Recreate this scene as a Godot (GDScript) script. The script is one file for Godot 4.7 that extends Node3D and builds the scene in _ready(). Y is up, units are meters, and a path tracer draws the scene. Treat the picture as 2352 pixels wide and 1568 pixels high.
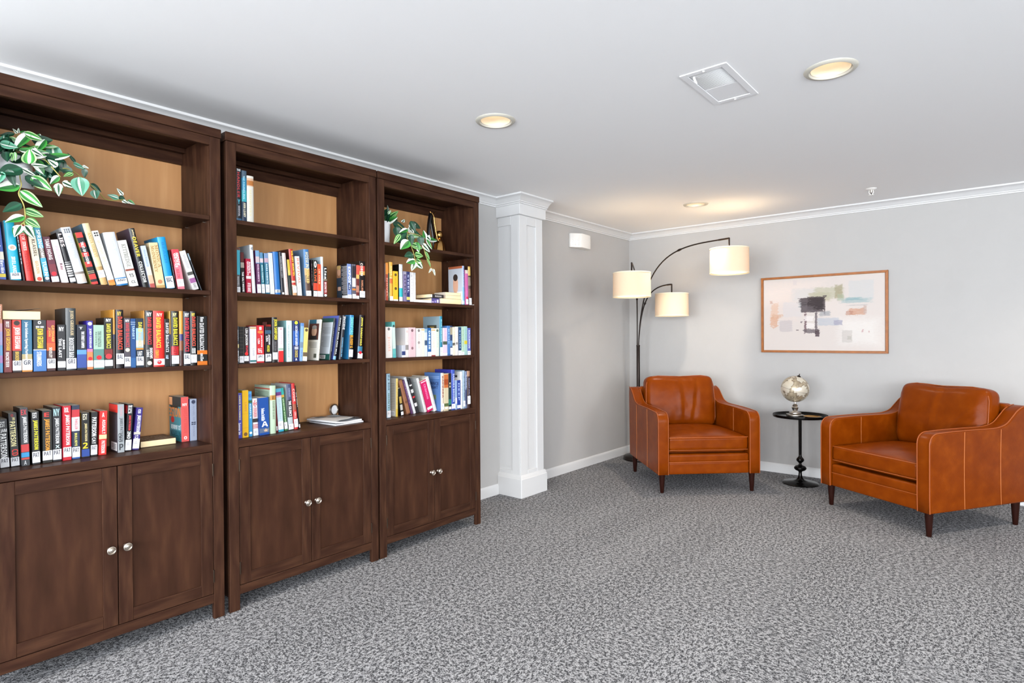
extends Node3D
# A reading room: three dark bookcases full of books along one wall, two leather armchairs, an arc lamp and a picture at the back.

const CEIL := 2.30
var mats := {}
var taken := {}
var rng := RandomNumberGenerator.new()


class MB:
	# collects triangles; corners are given counter-clockwise seen from outside, or turned towards a reference direction
	var st := SurfaceTool.new()
	var col := Color.WHITE
	var uvf: Callable
	func _init() -> void:
		st.begin(Mesh.PRIMITIVE_TRIANGLES)
		st.set_smooth_group(-1)
	func sg(i: int) -> void:
		st.set_smooth_group(i)
	func v(p: Vector3) -> void:
		st.set_color(col)
		if uvf.is_valid():
			st.set_uv(uvf.call(p))
		st.add_vertex(p)
	func tri(a: Vector3, b: Vector3, c: Vector3) -> void:
		v(a); v(c); v(b)
	func quad(a: Vector3, b: Vector3, c: Vector3, d: Vector3) -> void:
		tri(a, b, c); tri(a, c, d)
	func tri_out(a: Vector3, b: Vector3, c: Vector3, out: Vector3) -> void:
		if (b - a).cross(c - a).dot(out) < 0.0:
			tri(a, c, b)
		else:
			tri(a, b, c)
	func quad_out(a: Vector3, b: Vector3, c: Vector3, d: Vector3, out: Vector3) -> void:
		if (b - a).cross(c - a).dot(out) < 0.0:
			quad(a, d, c, b)
		else:
			quad(a, b, c, d)
	func box(lo: Vector3, hi: Vector3, b := 0.0) -> MB:
		var c := (lo + hi) * 0.5
		var h := (hi - lo) * 0.5
		b = minf(b, minf(h.x, minf(h.y, h.z)) * 0.9)
		for ax in 3:
			var a1 := (ax + 1) % 3
			var a2 := (ax + 2) % 3
			for s in [-1.0, 1.0]:
				var q: Array[Vector3] = []
				for e in [[-1, -1], [1, -1], [1, 1], [-1, 1]]:
					var p := Vector3.ZERO
					p[ax] = s * h[ax]
					p[a1] = e[0] * (h[a1] - b)
					p[a2] = e[1] * (h[a2] - b)
					q.append(c + p)
				var n := Vector3.ZERO
				n[ax] = s
				quad_out(q[0], q[1], q[2], q[3], n)
		if b > 0.0:
			for ax in 3:
				var a1 := (ax + 1) % 3
				var a2 := (ax + 2) % 3
				for s1 in [-1.0, 1.0]:
					for s2 in [-1.0, 1.0]:
						var q: Array[Vector3] = []
						for e in [[-1, 0], [1, 0], [1, 1], [-1, 1]]:
							var p := Vector3.ZERO
							p[ax] = e[0] * (h[ax] - b)
							p[a1] = s1 * (h[a1] - (b if e[1] == 1 else 0.0))
							p[a2] = s2 * (h[a2] - (0.0 if e[1] == 1 else b))
							q.append(c + p)
						var n := Vector3.ZERO
						n[a1] = s1
						n[a2] = s2
						quad_out(q[0], q[1], q[2], q[3], n)
			for sx in [-1.0, 1.0]:
				for sy in [-1.0, 1.0]:
					for sz in [-1.0, 1.0]:
						var s := Vector3(sx, sy, sz)
						var k := h - Vector3(b, b, b)
						tri_out(c + s * Vector3(h.x, k.y, k.z), c + s * Vector3(k.x, h.y, k.z), c + s * Vector3(k.x, k.y, h.z), s)
		return self
	func lathe(prof: Array, segs := 24, at := Vector3.ZERO, turn := Basis()) -> MB:
		var g := 0
		for i in prof.size() - 1:
			if i > 0:
				var d0: Vector2 = (prof[i] - prof[i - 1]).normalized()
				var d1: Vector2 = (prof[i + 1] - prof[i]).normalized()
				if d0.dot(d1) < 0.72:
					g += 1
			sg(g)
			for k in segs:
				var a := TAU * k / segs
				var b := TAU * (k + 1) / segs
				var p0: Vector2 = prof[i]
				var p1: Vector2 = prof[i + 1]
				var q0 := at + turn * Vector3(cos(a) * p0.x, p0.y, sin(a) * p0.x)
				var q1 := at + turn * Vector3(cos(b) * p0.x, p0.y, sin(b) * p0.x)
				var q2 := at + turn * Vector3(cos(b) * p1.x, p1.y, sin(b) * p1.x)
				var q3 := at + turn * Vector3(cos(a) * p1.x, p1.y, sin(a) * p1.x)
				# the profile runs with the outside on its right hand when it climbs
				if p0.x > 1e-6:
					tri(q0, q2, q1)
				if p1.x > 1e-6:
					tri(q0, q3, q2)
		sg(-1)
		return self
	func tube(pts: Array, rad, segs := 8, caps := true) -> MB:
		var rings := []
		var up := Vector3.UP
		var t0: Vector3 = (pts[1] - pts[0]).normalized()
		if absf(t0.dot(up)) > 0.9:
			up = Vector3.RIGHT
		for i in pts.size():
			var t: Vector3 = (pts[mini(i + 1, pts.size() - 1)] - pts[maxi(i - 1, 0)]).normalized()
			var side := t.cross(up).normalized()
			up = side.cross(t).normalized()
			var r: float = rad[i] if rad is Array else rad
			var ring := []
			for k in segs:
				var a := TAU * k / segs
				ring.append(pts[i] + (side * cos(a) + up * sin(a)) * r)
			rings.append(ring)
		sg(0)
		for i in pts.size() - 1:
			for k in segs:
				var k2 := (k + 1) % segs
				var a: Vector3 = rings[i][k]
				quad_out(a, rings[i][k2], rings[i + 1][k2], rings[i + 1][k], a + rings[i][k2] - pts[i] * 2.0)
		sg(-1)
		if caps:
			for e in [0, pts.size() - 1]:
				var out: Vector3 = pts[e] - pts[1 if e == 0 else e - 1]
				for k in range(1, segs - 1):
					tri_out(rings[e][0], rings[e][k], rings[e][k + 1], out)
		return self
	func prism(poly: PackedVector2Array, t: float, b: float, f: Callable, steps := 3) -> MB:
		# a plate of thickness t with rounded rims; f(u, v, w) turns plate coordinates into a point
		var n := poly.size()
		var area := 0.0
		for i in n:
			area += poly[i].cross(poly[(i + 1) % n])
		if area < 0.0:
			poly.reverse()
		var inn := PackedVector2Array()
		for i in n:
			var d0 := (poly[i] - poly[(i + n - 1) % n]).normalized()
			var d1 := (poly[(i + 1) % n] - poly[i]).normalized()
			var nn := (Vector2(-d0.y, d0.x) + Vector2(-d1.y, d1.x))
			nn = nn / maxf(0.3, nn.length_squared() * 0.5)
			inn.append(nn)
		var layers := []
		for k in steps + 1:
			var a := PI * 0.5 * k / steps
			layers.append([b * (1.0 - sin(a)), b * (1.0 - cos(a))])
		for k in range(steps, -1, -1):
			layers.append([layers[k][0], t - layers[k][1]])
		var mid: Vector3 = f.call(0.0, 0.0, t * 0.5)
		var rings := []
		for l in layers:
			var ring := []
			for i in n:
				var q: Vector2 = poly[i] + inn[i] * l[0]
				ring.append(f.call(q.x, q.y, l[1]))
			rings.append(ring)
		var flip: bool = (f.call(1.0, 0.0, 0.0) - f.call(0.0, 0.0, 0.0)).cross(f.call(0.0, 1.0, 0.0) - f.call(0.0, 0.0, 0.0)).dot(f.call(0.0, 0.0, 1.0) - f.call(0.0, 0.0, 0.0)) < 0.0
		sg(0)
		for l in rings.size() - 1:
			for i in n:
				var j := (i + 1) % n
				if flip:
					quad(rings[l][i], rings[l + 1][i], rings[l + 1][j], rings[l][j])
				else:
					quad(rings[l][i], rings[l][j], rings[l + 1][j], rings[l + 1][i])
		var last: Array = rings[rings.size() - 1]
		var flat := PackedVector2Array()
		for i in n:
			flat.append(poly[i] + inn[i] * layers[0][0])
		var idx := Geometry2D.triangulate_polygon(flat)
		var wdir: Vector3 = f.call(0.0, 0.0, 1.0) - f.call(0.0, 0.0, 0.0)
		sg(1)
		for i in range(0, idx.size(), 3):
			tri_out(rings[0][idx[i]], rings[0][idx[i + 1]], rings[0][idx[i + 2]], -wdir)
		sg(2)
		for i in range(0, idx.size(), 3):
			tri_out(last[idx[i]], last[idx[i + 1]], last[idx[i + 2]], wdir)
		sg(-1)
		return self
	func pillow(h: Vector3, r: float, n: int, warp: Callable) -> MB:
		# a rounded box of half size h; warp(point, unit) moves each point
		sg(0)
		for ax in 3:
			var a1 := (ax + 1) % 3
			var a2 := (ax + 2) % 3
			for s in [-1.0, 1.0]:
				var pts := []
				for i in n + 1:
					var row := []
					for j in n + 1:
						var p := Vector3.ZERO
						p[ax] = s * h[ax]
						p[a1] = lin(i, n, h[a1], r)
						p[a2] = lin(j, n, h[a2], r)
						var c := Vector3(clampf(p.x, -h.x + r, h.x - r), clampf(p.y, -h.y + r, h.y - r), clampf(p.z, -h.z + r, h.z - r))
						var q := c + (p - c).normalized() * r
						row.append(warp.call(q, q / h))
					pts.append(row)
				for i in n:
					for j in n:
						if s > 0.0:
							quad(pts[i][j], pts[i + 1][j], pts[i + 1][j + 1], pts[i][j + 1])
						else:
							quad(pts[i][j], pts[i][j + 1], pts[i + 1][j + 1], pts[i + 1][j])
		sg(-1)
		return self
	func lin(i: int, n: int, h: float, r: float) -> float:
		# more lines near the rounded rims
		var m := 3
		if i < m:
			return -h + r * (1.0 - cos(PI * 0.5 * i / m)) * 1.0
		if i > n - m:
			return h - r * (1.0 - cos(PI * 0.5 * (n - i) / m))
		return lerpf(-h + r, h - r, float(i - m) / (n - 2 * m))
	func sweep(path: Array, prof: Array, closed := false) -> MB:
		# trim along a plan path of Vector2(x, z); prof holds Vector2(distance from the wall, y); the room lies to the left of the path as seen from above with z down
		var n := path.size()
		var rows := []
		for i in n:
			var d0: Vector2 = (path[i] - path[i - 1]).normalized() if i > 0 else (path[(n - 1) if closed else 0] * 0.0)
			var d1: Vector2 = (path[i + 1] - path[i]).normalized() if i < n - 1 else Vector2.ZERO
			if d0 == Vector2.ZERO:
				d0 = d1
			if d1 == Vector2.ZERO:
				d1 = d0
			var nn := Vector2(d0.y, -d0.x) + Vector2(d1.y, -d1.x)
			nn = nn * 2.0 / nn.length_squared()
			var row := []
			for q in prof:
				row.append(Vector3(path[i].x + nn.x * q.x, q.y, path[i].y + nn.y * q.x))
			rows.append(row)
		var g := 0
		for k in prof.size() - 1:
			if k > 0 and (prof[k] - prof[k - 1]).normalized().dot((prof[k + 1] - prof[k]).normalized()) < 0.8:
				g += 1
			for i in n - 1:
				sg(g + i * 40)
				var d: Vector2 = (path[i + 1] - path[i]).normalized()
				var nr := Vector3(d.y, 0, -d.x)
				var pd: Vector2 = prof[k + 1] - prof[k]
				# outward of the profile segment: the profile starts at the wall above and ends at the wall below
				var out := nr * -pd.y + Vector3.UP * pd.x
				quad_out(rows[i][k], rows[i + 1][k], rows[i + 1][k + 1], rows[i][k + 1], out)
		sg(-1)
		for e in [0, n - 1]:
			var flat := PackedVector2Array(prof)
			var idx := Geometry2D.triangulate_polygon(flat)
			var dd: Vector2 = (path[0] - path[1]) if e == 0 else (path[n - 1] - path[n - 2])
			for i in range(0, idx.size(), 3):
				tri_out(rows[e][idx[i]], rows[e][idx[i + 1]], rows[e][idx[i + 2]], Vector3(dd.x, 0, dd.y))
		return self
	func done() -> ArrayMesh:
		st.generate_normals()
		return st.commit()


func rgb(r: float, g: float, b: float) -> Color:
	return Color(r / 255.0, g / 255.0, b / 255.0)


func lin_rgb(r: float, g: float, b: float) -> Color:
	return rgb(r, g, b).srgb_to_linear()


func hexlin(h: String) -> Color:
	return Color.html(h).srgb_to_linear()


func mat(called: String, c: Color, rough := 0.6, metal := 0.0) -> StandardMaterial3D:
	var m := StandardMaterial3D.new()
	m.resource_name = called
	m.albedo_color = c
	m.roughness = rough
	m.metallic = metal
	mats[called] = m
	return m


func noise_tex(sz: int, freq: float, ramp: Array, oct := 4, sd := 1, kind := FastNoiseLite.TYPE_SIMPLEX_SMOOTH) -> NoiseTexture2D:
	var n := FastNoiseLite.new()
	n.seed = sd
	n.noise_type = kind
	n.frequency = freq
	n.fractal_octaves = oct
	var t := NoiseTexture2D.new()
	t.width = sz
	t.height = sz
	t.seamless = true
	t.noise = n
	var g := Gradient.new()
	var offs := PackedFloat32Array()
	var cols := PackedColorArray()
	for r in ramp:
		offs.append(r[0])
		cols.append(r[1])
	g.offsets = offs
	g.colors = cols
	t.color_ramp = g
	return t


func numbered(called: String) -> String:
	var k: int = taken.get(called, 0)
	taken[called] = k + 1
	return called if k == 0 else "%s_%03d" % [called, k]


func tag(o: Node, label: String, category: String, group := "") -> void:
	o.set_meta("label", label)
	o.set_meta("category", category)
	if group:
		o.set_meta("group", group)


func thing(called: String, label: String, category: String, xf := Transform3D(), group := "") -> Node3D:
	var o := Node3D.new()
	o.name = numbered(called)
	add_child(o)
	o.transform = xf
	tag(o, label, category, group)
	return o


func part(par: Node, called: String, mesh: Mesh, m: Material, xf := Transform3D()) -> MeshInstance3D:
	var o := MeshInstance3D.new()
	o.name = called
	o.mesh = mesh
	o.material_override = m
	o.transform = xf
	par.add_child(o, true)
	return o


func struct(called: String, mesh: Mesh, m: Material, label: String, category: String) -> MeshInstance3D:
	var o := MeshInstance3D.new()
	o.name = called
	o.mesh = mesh
	o.material_override = m
	add_child(o)
	tag(o, label, category)
	o.set_meta("kind", "structure")
	return o


func bx(lo: Vector3, hi: Vector3, b := 0.0) -> ArrayMesh:
	return MB.new().box(lo, hi, b).done()


func V(x: float, y: float, z: float) -> Vector3:
	return Vector3(x, y, z)


func smooth_poly(pts: Array, n := 6) -> Array:
	# a Catmull-Rom curve through the points
	var out := []
	for i in pts.size() - 1:
		var p0 = pts[maxi(i - 1, 0)]
		var p1 = pts[i]
		var p2 = pts[i + 1]
		var p3 = pts[mini(i + 2, pts.size() - 1)]
		for k in n:
			var t := float(k) / n
			out.append(p1.cubic_interpolate(p2, p0, p3, t))
	out.append(pts[pts.size() - 1])
	return out


func _ready() -> void:
	rng.seed = 7
	setup_camera()
	setup_light()
	make_materials()
	build_room()
	build_fixtures()
	build_bookcases()
	build_chairs()
	build_lamp()
	build_table()
	build_picture()
	build_books()
	build_shelf_things()
	build_plants()


func setup_camera() -> void:
	var cam := Camera3D.new()
	cam.name = "camera"
	cam.transform = Transform3D(Basis(V(0.76529491, -0.00652534, -0.64364673), V(0.00063157, 0.99995575, -0.0093867), V(0.6436795, 0.00677709, 0.76526516)), V(3.05116618, 1.225, 5.5607718))
	cam.fov = rad_to_deg(2.0 * atan(784.0 / 1349.591))
	cam.near = 0.05
	cam.far = 60.0
	add_child(cam)
	cam.make_current()


func setup_light() -> void:
	var we := WorldEnvironment.new()
	we.name = "surroundings"
	var e := Environment.new()
	var sm := ProceduralSkyMaterial.new()
	sm.sky_top_color = rgb(150, 185, 230)
	sm.sky_horizon_color = rgb(225, 232, 240)
	sm.ground_bottom_color = rgb(120, 120, 115)
	sm.ground_horizon_color = rgb(200, 205, 205)
	sm.sun_angle_max = 1.0
	var sky := Sky.new()
	sky.sky_material = sm
	e.background_mode = Environment.BG_SKY
	e.sky = sky
	e.tonemap_mode = Environment.TONE_MAPPER_LINEAR
	e.tonemap_exposure = 1.0
	e.sdfgi_enabled = true
	e.ssao_enabled = true
	e.ssil_enabled = true
	we.environment = e
	add_child(we)
	# daylight enters through the three wide windows in the wall behind the camera and the two in the wall to its right
	for x in [1.25, 3.75, 6.25]:
		area("window_daylight", V(x, 1.365, 9.13), V(0, 0, -1), Vector2(2.0, 1.6), Color(0.97, 0.985, 1.0), 22.0)
	for z in [4.6, 7.4]:
		area("window_daylight", V(7.43, 1.365, z), V(-1, 0, 0), Vector2(1.5, 1.6), Color(0.97, 0.985, 1.0), 13.0)


func area(called: String, at: Vector3, to: Vector3, size: Vector2, c: Color, energy: float) -> void:
	var l := AreaLight3D.new()
	l.name = numbered(called)
	add_child(l)
	l.look_at_from_position(at, at + to, Vector3.UP if absf(to.y) < 0.9 else Vector3.RIGHT)
	l.area_size = size
	l.light_color = c
	l.light_energy = energy
	l.area_range = 30.0
	l.area_attenuation = 2.0
	l.shadow_enabled = true


func make_materials() -> void:
	var m := mat("wall_paint", rgb(181, 180, 179), 0.85)
	m.albedo_texture = noise_tex(256, 0.02, [[0.0, Color(0.99, 0.99, 0.99)], [1.0, Color.WHITE]], 3, 5)
	m.uv1_triplanar = true
	m.uv1_world_triplanar = true
	m.uv1_scale = V(0.7, 0.7, 0.7)
	mat("ceiling_paint", rgb(243, 244, 245), 0.9)
	mat("trim_paint", rgb(214, 215, 216), 0.45)
	mat("window_glass", Color(1, 1, 1, 0.06), 0.02).transparency = BaseMaterial3D.TRANSPARENCY_ALPHA
	# dark stained wood, grain upright or along the shelves
	var wt := noise_tex(512, 0.012, [[0.0, rgb(46, 28, 20)], [0.42, rgb(56, 35, 26)], [0.6, rgb(62, 40, 29)], [1.0, rgb(76, 50, 36)]], 5, 11)
	for d in [["wood_upright", V(4.0, 0.55, 4.0)], ["wood_along", V(4.0, 4.0, 0.55)], ["wood_deep", V(0.55, 4.0, 4.0)]]:
		m = mat(d[0], Color.WHITE, 0.4)
		m.albedo_texture = wt
		m.uv1_triplanar = true
		m.uv1_world_triplanar = true
		m.uv1_scale = d[1]
		m.metallic_specular = 0.2
	m = mat("door_panel_wood", Color.WHITE, 0.42)
	m.metallic_specular = 0.2
	m.albedo_texture = noise_tex(512, 0.008, [[0.0, rgb(50, 31, 22)], [0.45, rgb(58, 36, 26)], [0.65, rgb(62, 39, 28)], [1.0, rgb(71, 46, 32)]], 5, 23)
	m.uv1_triplanar = true
	m.uv1_world_triplanar = true
	m.uv1_scale = V(3.2, 0.6, 3.2)
	m = mat("maple_back", Color.WHITE, 0.55)
	m.albedo_texture = noise_tex(512, 0.01, [[0.0, rgb(178, 128, 80)], [0.5, rgb(185, 135, 86)], [1.0, rgb(196, 147, 98)]], 4, 31)
	m.uv1_triplanar = true
	m.uv1_world_triplanar = true
	m.uv1_scale = V(3.5, 0.35, 3.5)
	mat("brushed_nickel", rgb(196, 186, 174), 0.28, 1.0)
	mat("dark_hinge", rgb(70, 58, 48), 0.4, 0.9)
	carpet_materials()
	# leather
	m = mat("tan_leather", Color.WHITE, 0.3)
	m.albedo_texture = noise_tex(512, 0.006, [[0.0, rgb(110, 45, 2)], [0.45, rgb(118, 50, 3)], [0.7, rgb(123, 54, 4)], [1.0, rgb(131, 60, 6)]], 4, 41)
	m.normal_enabled = true
	var nn := FastNoiseLite.new()
	nn.seed = 3
	nn.frequency = 0.11
	nn.noise_type = FastNoiseLite.TYPE_CELLULAR
	var nt := NoiseTexture2D.new()
	nt.width = 512
	nt.height = 512
	nt.seamless = true
	nt.as_normal_map = true
	nt.bump_strength = 1.2
	nt.noise = nn
	m.normal_texture = nt
	m.normal_scale = 0.25
	m.uv1_triplanar = true
	m.uv1_scale = V(2.2, 2.2, 2.2)
	m.metallic_specular = 0.22
	mat("leather_piping", rgb(150, 72, 18), 0.45)
	mat("leather_stitch", rgb(188, 112, 56), 0.55)
	mat("walnut_leg", rgb(40, 17, 12), 0.35).metallic_specular = 0.25
	mat("bronze", rgb(38, 29, 25), 0.35, 0.6)
	mat("black_metal", rgb(22, 20, 19), 0.22, 0.7)
	mat("gold", rgb(196, 152, 92), 0.25, 1.0)
	mat("silver", rgb(200, 194, 186), 0.3, 1.0)
	mat("paper", rgb(232, 222, 200), 0.9)
	mat("paper_cream", rgb(236, 214, 170), 0.9)
	mat("white_paper", rgb(214, 215, 219), 0.85)
	mat("white_plastic", rgb(232, 231, 228), 0.4)
	mat("white_ceramic", rgb(236, 237, 240), 0.3)


func carpet_materials() -> void:
	# loop pile: light and dark yarn flecks, more or fewer dark ones from plank to plank, laid in two directions
	var n := FastNoiseLite.new()
	n.seed = 99
	n.noise_type = FastNoiseLite.TYPE_SIMPLEX
	n.frequency = 0.045
	n.fractal_octaves = 3
	n.fractal_lacunarity = 2.2
	n.fractal_gain = 1.2
	n.domain_warp_enabled = true
	n.domain_warp_amplitude = 5.0
	n.domain_warp_frequency = 0.05
	var nt := NoiseTexture2D.new()
	nt.width = 1024
	nt.height = 1024
	nt.seamless = true
	nt.seamless_blend_skirt = 0.06
	nt.as_normal_map = true
	nt.bump_strength = 2.5
	nt.noise = n
	for tone in 3:
		var t := NoiseTexture2D.new()
		t.width = 1024
		t.height = 1024
		t.seamless = true
		t.seamless_blend_skirt = 0.06
		t.noise = n
		var sh: float = [0.012, 0.0, -0.014][tone]
		var g := Gradient.new()
		g.offsets = PackedFloat32Array([0.0, 0.34 + sh, 0.43 + sh, 0.50 + sh, 0.58 + sh, 0.8])
		g.colors = PackedColorArray([rgb(52, 53, 57), rgb(76, 77, 80), rgb(112, 113, 116), rgb(140, 141, 143), rgb(166, 167, 169), rgb(192, 193, 195)])
		t.color_ramp = g
		for dir in 2:
			var m := mat("carpet_%d_%d" % [dir, tone], rgb(226, 226, 227), 0.95)
			m.albedo_texture = t
			m.normal_enabled = true
			m.normal_texture = nt
			m.normal_scale = 0.5
			m.metallic_specular = 0.2
			m.uv1_triplanar = true
			m.uv1_world_triplanar = true
			m.uv1_scale = V(0.62, 0.6, 0.95) if dir == 0 else V(0.95, 0.6, 0.62)
			m.uv1_offset = V(0.17 * tone, 0.0, 0.37 * tone)


func build_room() -> void:
	var wp: Material = mats.wall_paint
	var tp: Material = mats.trim_paint
	# floor of carpet planks on a slab
	var fl := struct("floor", bx(V(-0.15, -0.15, -0.15), V(7.65, -0.007, 9.35)), mats.carpet_0_0, "grey flecked loop-pile carpet planks covering the whole floor", "floor")
	var plank := bx(V(-0.1248, -0.007, -0.4997), V(0.1248, 0, 0.4997), 0.0012)
	var r := RandomNumberGenerator.new()
	r.seed = 4
	for i in 30:
		var off := fposmod(i * 0.37, 1.0)
		for j in 11:
			var z0 := j - off
			var lo := maxf(z0, 0.0)
			var hi := minf(z0 + 1.0, 9.2)
			if hi - lo < 0.02:
				continue
			var x := 0.125 + i * 0.25
			var mm: Mesh = plank
			var zc := z0 + 0.5
			if hi - lo < 0.999:
				mm = bx(V(-0.1248, -0.007, (lo - hi) * 0.5 + 0.0003), V(0.1248, 0, (hi - lo) * 0.5 - 0.0003), 0.0012)
				zc = (lo + hi) * 0.5
			part(fl, "carpet_plank", mm, mats["carpet_%d_%d" % [r.randi() % 2, r.randi() % 3]], Transform3D(Basis(), V(x, 0, zc)))
	struct("wall_left", bx(V(-0.15, 0, -0.15), V(0, CEIL, 9.35)), wp, "light grey painted wall behind the bookcases and column", "wall")
	struct("wall_back", bx(V(0, 0, -0.15), V(7.65, CEIL, 0)), wp, "pale grey painted wall carrying the framed picture", "wall")
	# the wall behind the camera and the one to its right, with window openings
	var wf := MB.new()
	wf.box(V(0, 0, 9.2), V(7.5, 0.55, 9.35)); wf.box(V(0, 2.18, 9.2), V(7.5, CEIL, 9.35))
	for q in [[0.0, 0.25], [2.25, 2.75], [4.75, 5.25], [7.25, 7.5]]:
		wf.box(V(q[0], 0.55, 9.2), V(q[1], 2.18, 9.35))
	struct("wall_front", wf.done(), wp, "painted wall with three wide windows opposite the picture", "wall")
	var wr := MB.new()
	wr.box(V(7.5, 0, 0), V(7.65, 0.55, 9.35)); wr.box(V(7.5, 2.18, 0), V(7.65, CEIL, 9.35))
	for q in [[0.0, 3.85], [5.35, 6.65], [8.15, 9.35]]:
		wr.box(V(7.5, 0.55, q[0]), V(7.65, 2.18, q[1]))
	struct("wall_right", wr.done(), wp, "painted wall with two windows opposite the bookcases", "wall")
	var k := 1
	for x in [1.25, 3.75, 6.25]:
		window_at(k, Transform3D(Basis(), V(x, 1.365, 9.28)), 2.0)
		k += 1
	for z in [4.6, 7.4]:
		window_at(k, Transform3D(Basis(Vector3.UP, PI / 2), V(7.58, 1.365, z)), 1.5)
		k += 1
	# ceiling with cut-outs for the recessed lights and the vent
	var c := CSGBox3D.new()
	c.name = "ceiling"
	c.size = V(7.9, 0.2, 9.6)
	c.position = V(3.75, CEIL + 0.1, 4.6)
	c.material = mats.ceiling_paint
	for d in downlights():
		var h := CSGCylinder3D.new()
		h.name = "cutout"
		h.radius = 0.081
		h.height = 0.5
		h.sides = 40
		h.operation = CSGShape3D.OPERATION_SUBTRACTION
		h.position = V(d.x, CEIL, d.y) - c.position
		h.material = mats.ceiling_paint
		c.add_child(h, true)
	var hv := CSGBox3D.new()
	hv.name = "cutout"
	hv.size = V(0.15, 0.16, 0.345)
	hv.operation = CSGShape3D.OPERATION_SUBTRACTION
	hv.position = V(2.115, CEIL, 3.052) - c.position
	hv.material = mats.ceiling_paint
	c.add_child(hv, true)
	add_child(c)
	tag(c, "smooth white painted ceiling over the whole room", "ceiling")
	c.set_meta("kind", "structure")
	# crown mouldings
	var cp := [Vector2(0, CEIL), Vector2(0.076, CEIL), Vector2(0.076, 2.289), Vector2(0.068, 2.286), Vector2(0.056, 2.283), Vector2(0.042, 2.274), Vector2(0.030, 2.262), Vector2(0.022, 2.256), Vector2(0.022, 2.25), Vector2(0.013, 2.247), Vector2(0.011, 2.238), Vector2(0, 2.238)]
	struct("trim_1", MB.new().sweep([Vector2(7.5, 0), Vector2(0, 0), Vector2(0, 1.80)], cp).done(), tp, "white crown moulding above the picture wall and lamp corner", "crown moulding")
	struct("trim_2", MB.new().sweep([Vector2(0.243, 1.793), Vector2(0.243, 2.122), Vector2(0, 2.122), Vector2(0, 9.2)], cp).done(), tp, "white crown moulding above the bookcases, wrapping round the column", "crown moulding")
	# baseboards
	var bp := [Vector2(0, 0.082), Vector2(0.006, 0.082), Vector2(0.011, 0.072), Vector2(0.013, 0.062), Vector2(0.013, 0.0), Vector2(0, 0)]
	struct("baseboard_back", MB.new().sweep([Vector2(7.5, 0), Vector2(0, 0), Vector2(0, 1.80)], bp).done(), tp, "white baseboard running round the lamp corner to the column", "baseboard")
	struct("baseboard_left", MB.new().sweep([Vector2(0, 2.11), Vector2(0, 9.2)], bp).done(), tp, "white baseboard between the column and the bookcases", "baseboard")
	build_column()


func window_at(k: int, xf: Transform3D, w: float) -> void:
	var o := Node3D.new()
	o.name = "window_%d" % k
	add_child(o)
	o.transform = xf
	tag(o, "white framed window with clear glass behind the viewer", "window", "windows")
	o.set_meta("kind", "structure")
	var h := 0.815
	var a := w * 0.5
	var m := MB.new()
	for b in [[-a, -a + 0.05, -h, h], [a - 0.05, a, -h, h], [-a, a, -h, -h + 0.05], [-a, a, h - 0.05, h], [-0.02, 0.02, -h, h]]:
		m.box(V(b[0], b[2], -0.03), V(b[1], b[3], 0.03), 0.004)
	part(o, "window_frame", m.done(), mats.trim_paint)
	part(o, "pane", bx(V(-a + 0.045, -h + 0.045, -0.003), V(-0.018, h - 0.045, 0.003)), mats.window_glass)
	part(o, "pane", bx(V(0.018, -h + 0.045, -0.003), V(a - 0.045, h - 0.045, 0.003)), mats.window_glass)


func build_column() -> void:
	var tp: Material = mats.trim_paint
	var o := Node3D.new()
	o.name = "column"
	add_child(o)
	tag(o, "square white panelled column standing against the wall beside the bookcases", "column")
	o.set_meta("kind", "structure")
	part(o, "plinth", bx(V(0, 0, 1.793), V(0.243, 0.147, 2.122), 0.004), tp)
	part(o, "cap", bx(V(0, 2.158, 1.793), V(0.243, CEIL, 2.122), 0.003), tp)
	# shaft with sunk panels on its faces
	var x1 := 0.222
	var za := 1.813
	var zb := 2.102
	var m := MB.new()
	m.box(V(0, 0.147, za + 0.011), V(x1 - 0.011, 2.158, zb - 0.011))
	part(o, "shaft_core", m.done(), tp)
	for s in [[za, za + 0.085], [zb - 0.09, zb]]:
		part(o, "stile", bx(V(x1 - 0.011, 0.147, s[0]), V(x1, 2.158, s[1]), 0.002), tp)
	for y in [[0.147, 0.2], [2.09, 2.158]]:
		part(o, "rail", bx(V(x1 - 0.011, y[0], za + 0.085), V(x1, y[1], zb - 0.09), 0.002), tp)
	for s in [[zb - 0.011, zb]]:
		part(o, "stile", bx(V(0.135, 0.147, s[0]), V(x1 - 0.0111, 2.158, s[1]), 0.002), tp)
		part(o, "rail", bx(V(0, 0.147, s[0]), V(0.135, 0.2, s[1]), 0.002), tp)
		part(o, "rail", bx(V(0, 2.09, s[0]), V(0.135, 2.158, s[1]), 0.002), tp)
	# small bead on top of the plinth
	part(o, "bead", MB.new().sweep([Vector2(0.222, 1.80), Vector2(0.222, 2.102), Vector2(0, 2.102)], [Vector2(0, 0.172), Vector2(0.004, 0.172), Vector2(0.012, 0.158), Vector2(0.016, 0.147), Vector2(0, 0.147)]).done(), tp)


func downlights() -> Array:
	return [Vector2(1.114, 3.374), Vector2(2.509, 2.905), Vector2(1.116, 0.924), Vector2(3.9, 0.92), Vector2(1.114, 6.2), Vector2(4.6, 6.2)]


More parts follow.
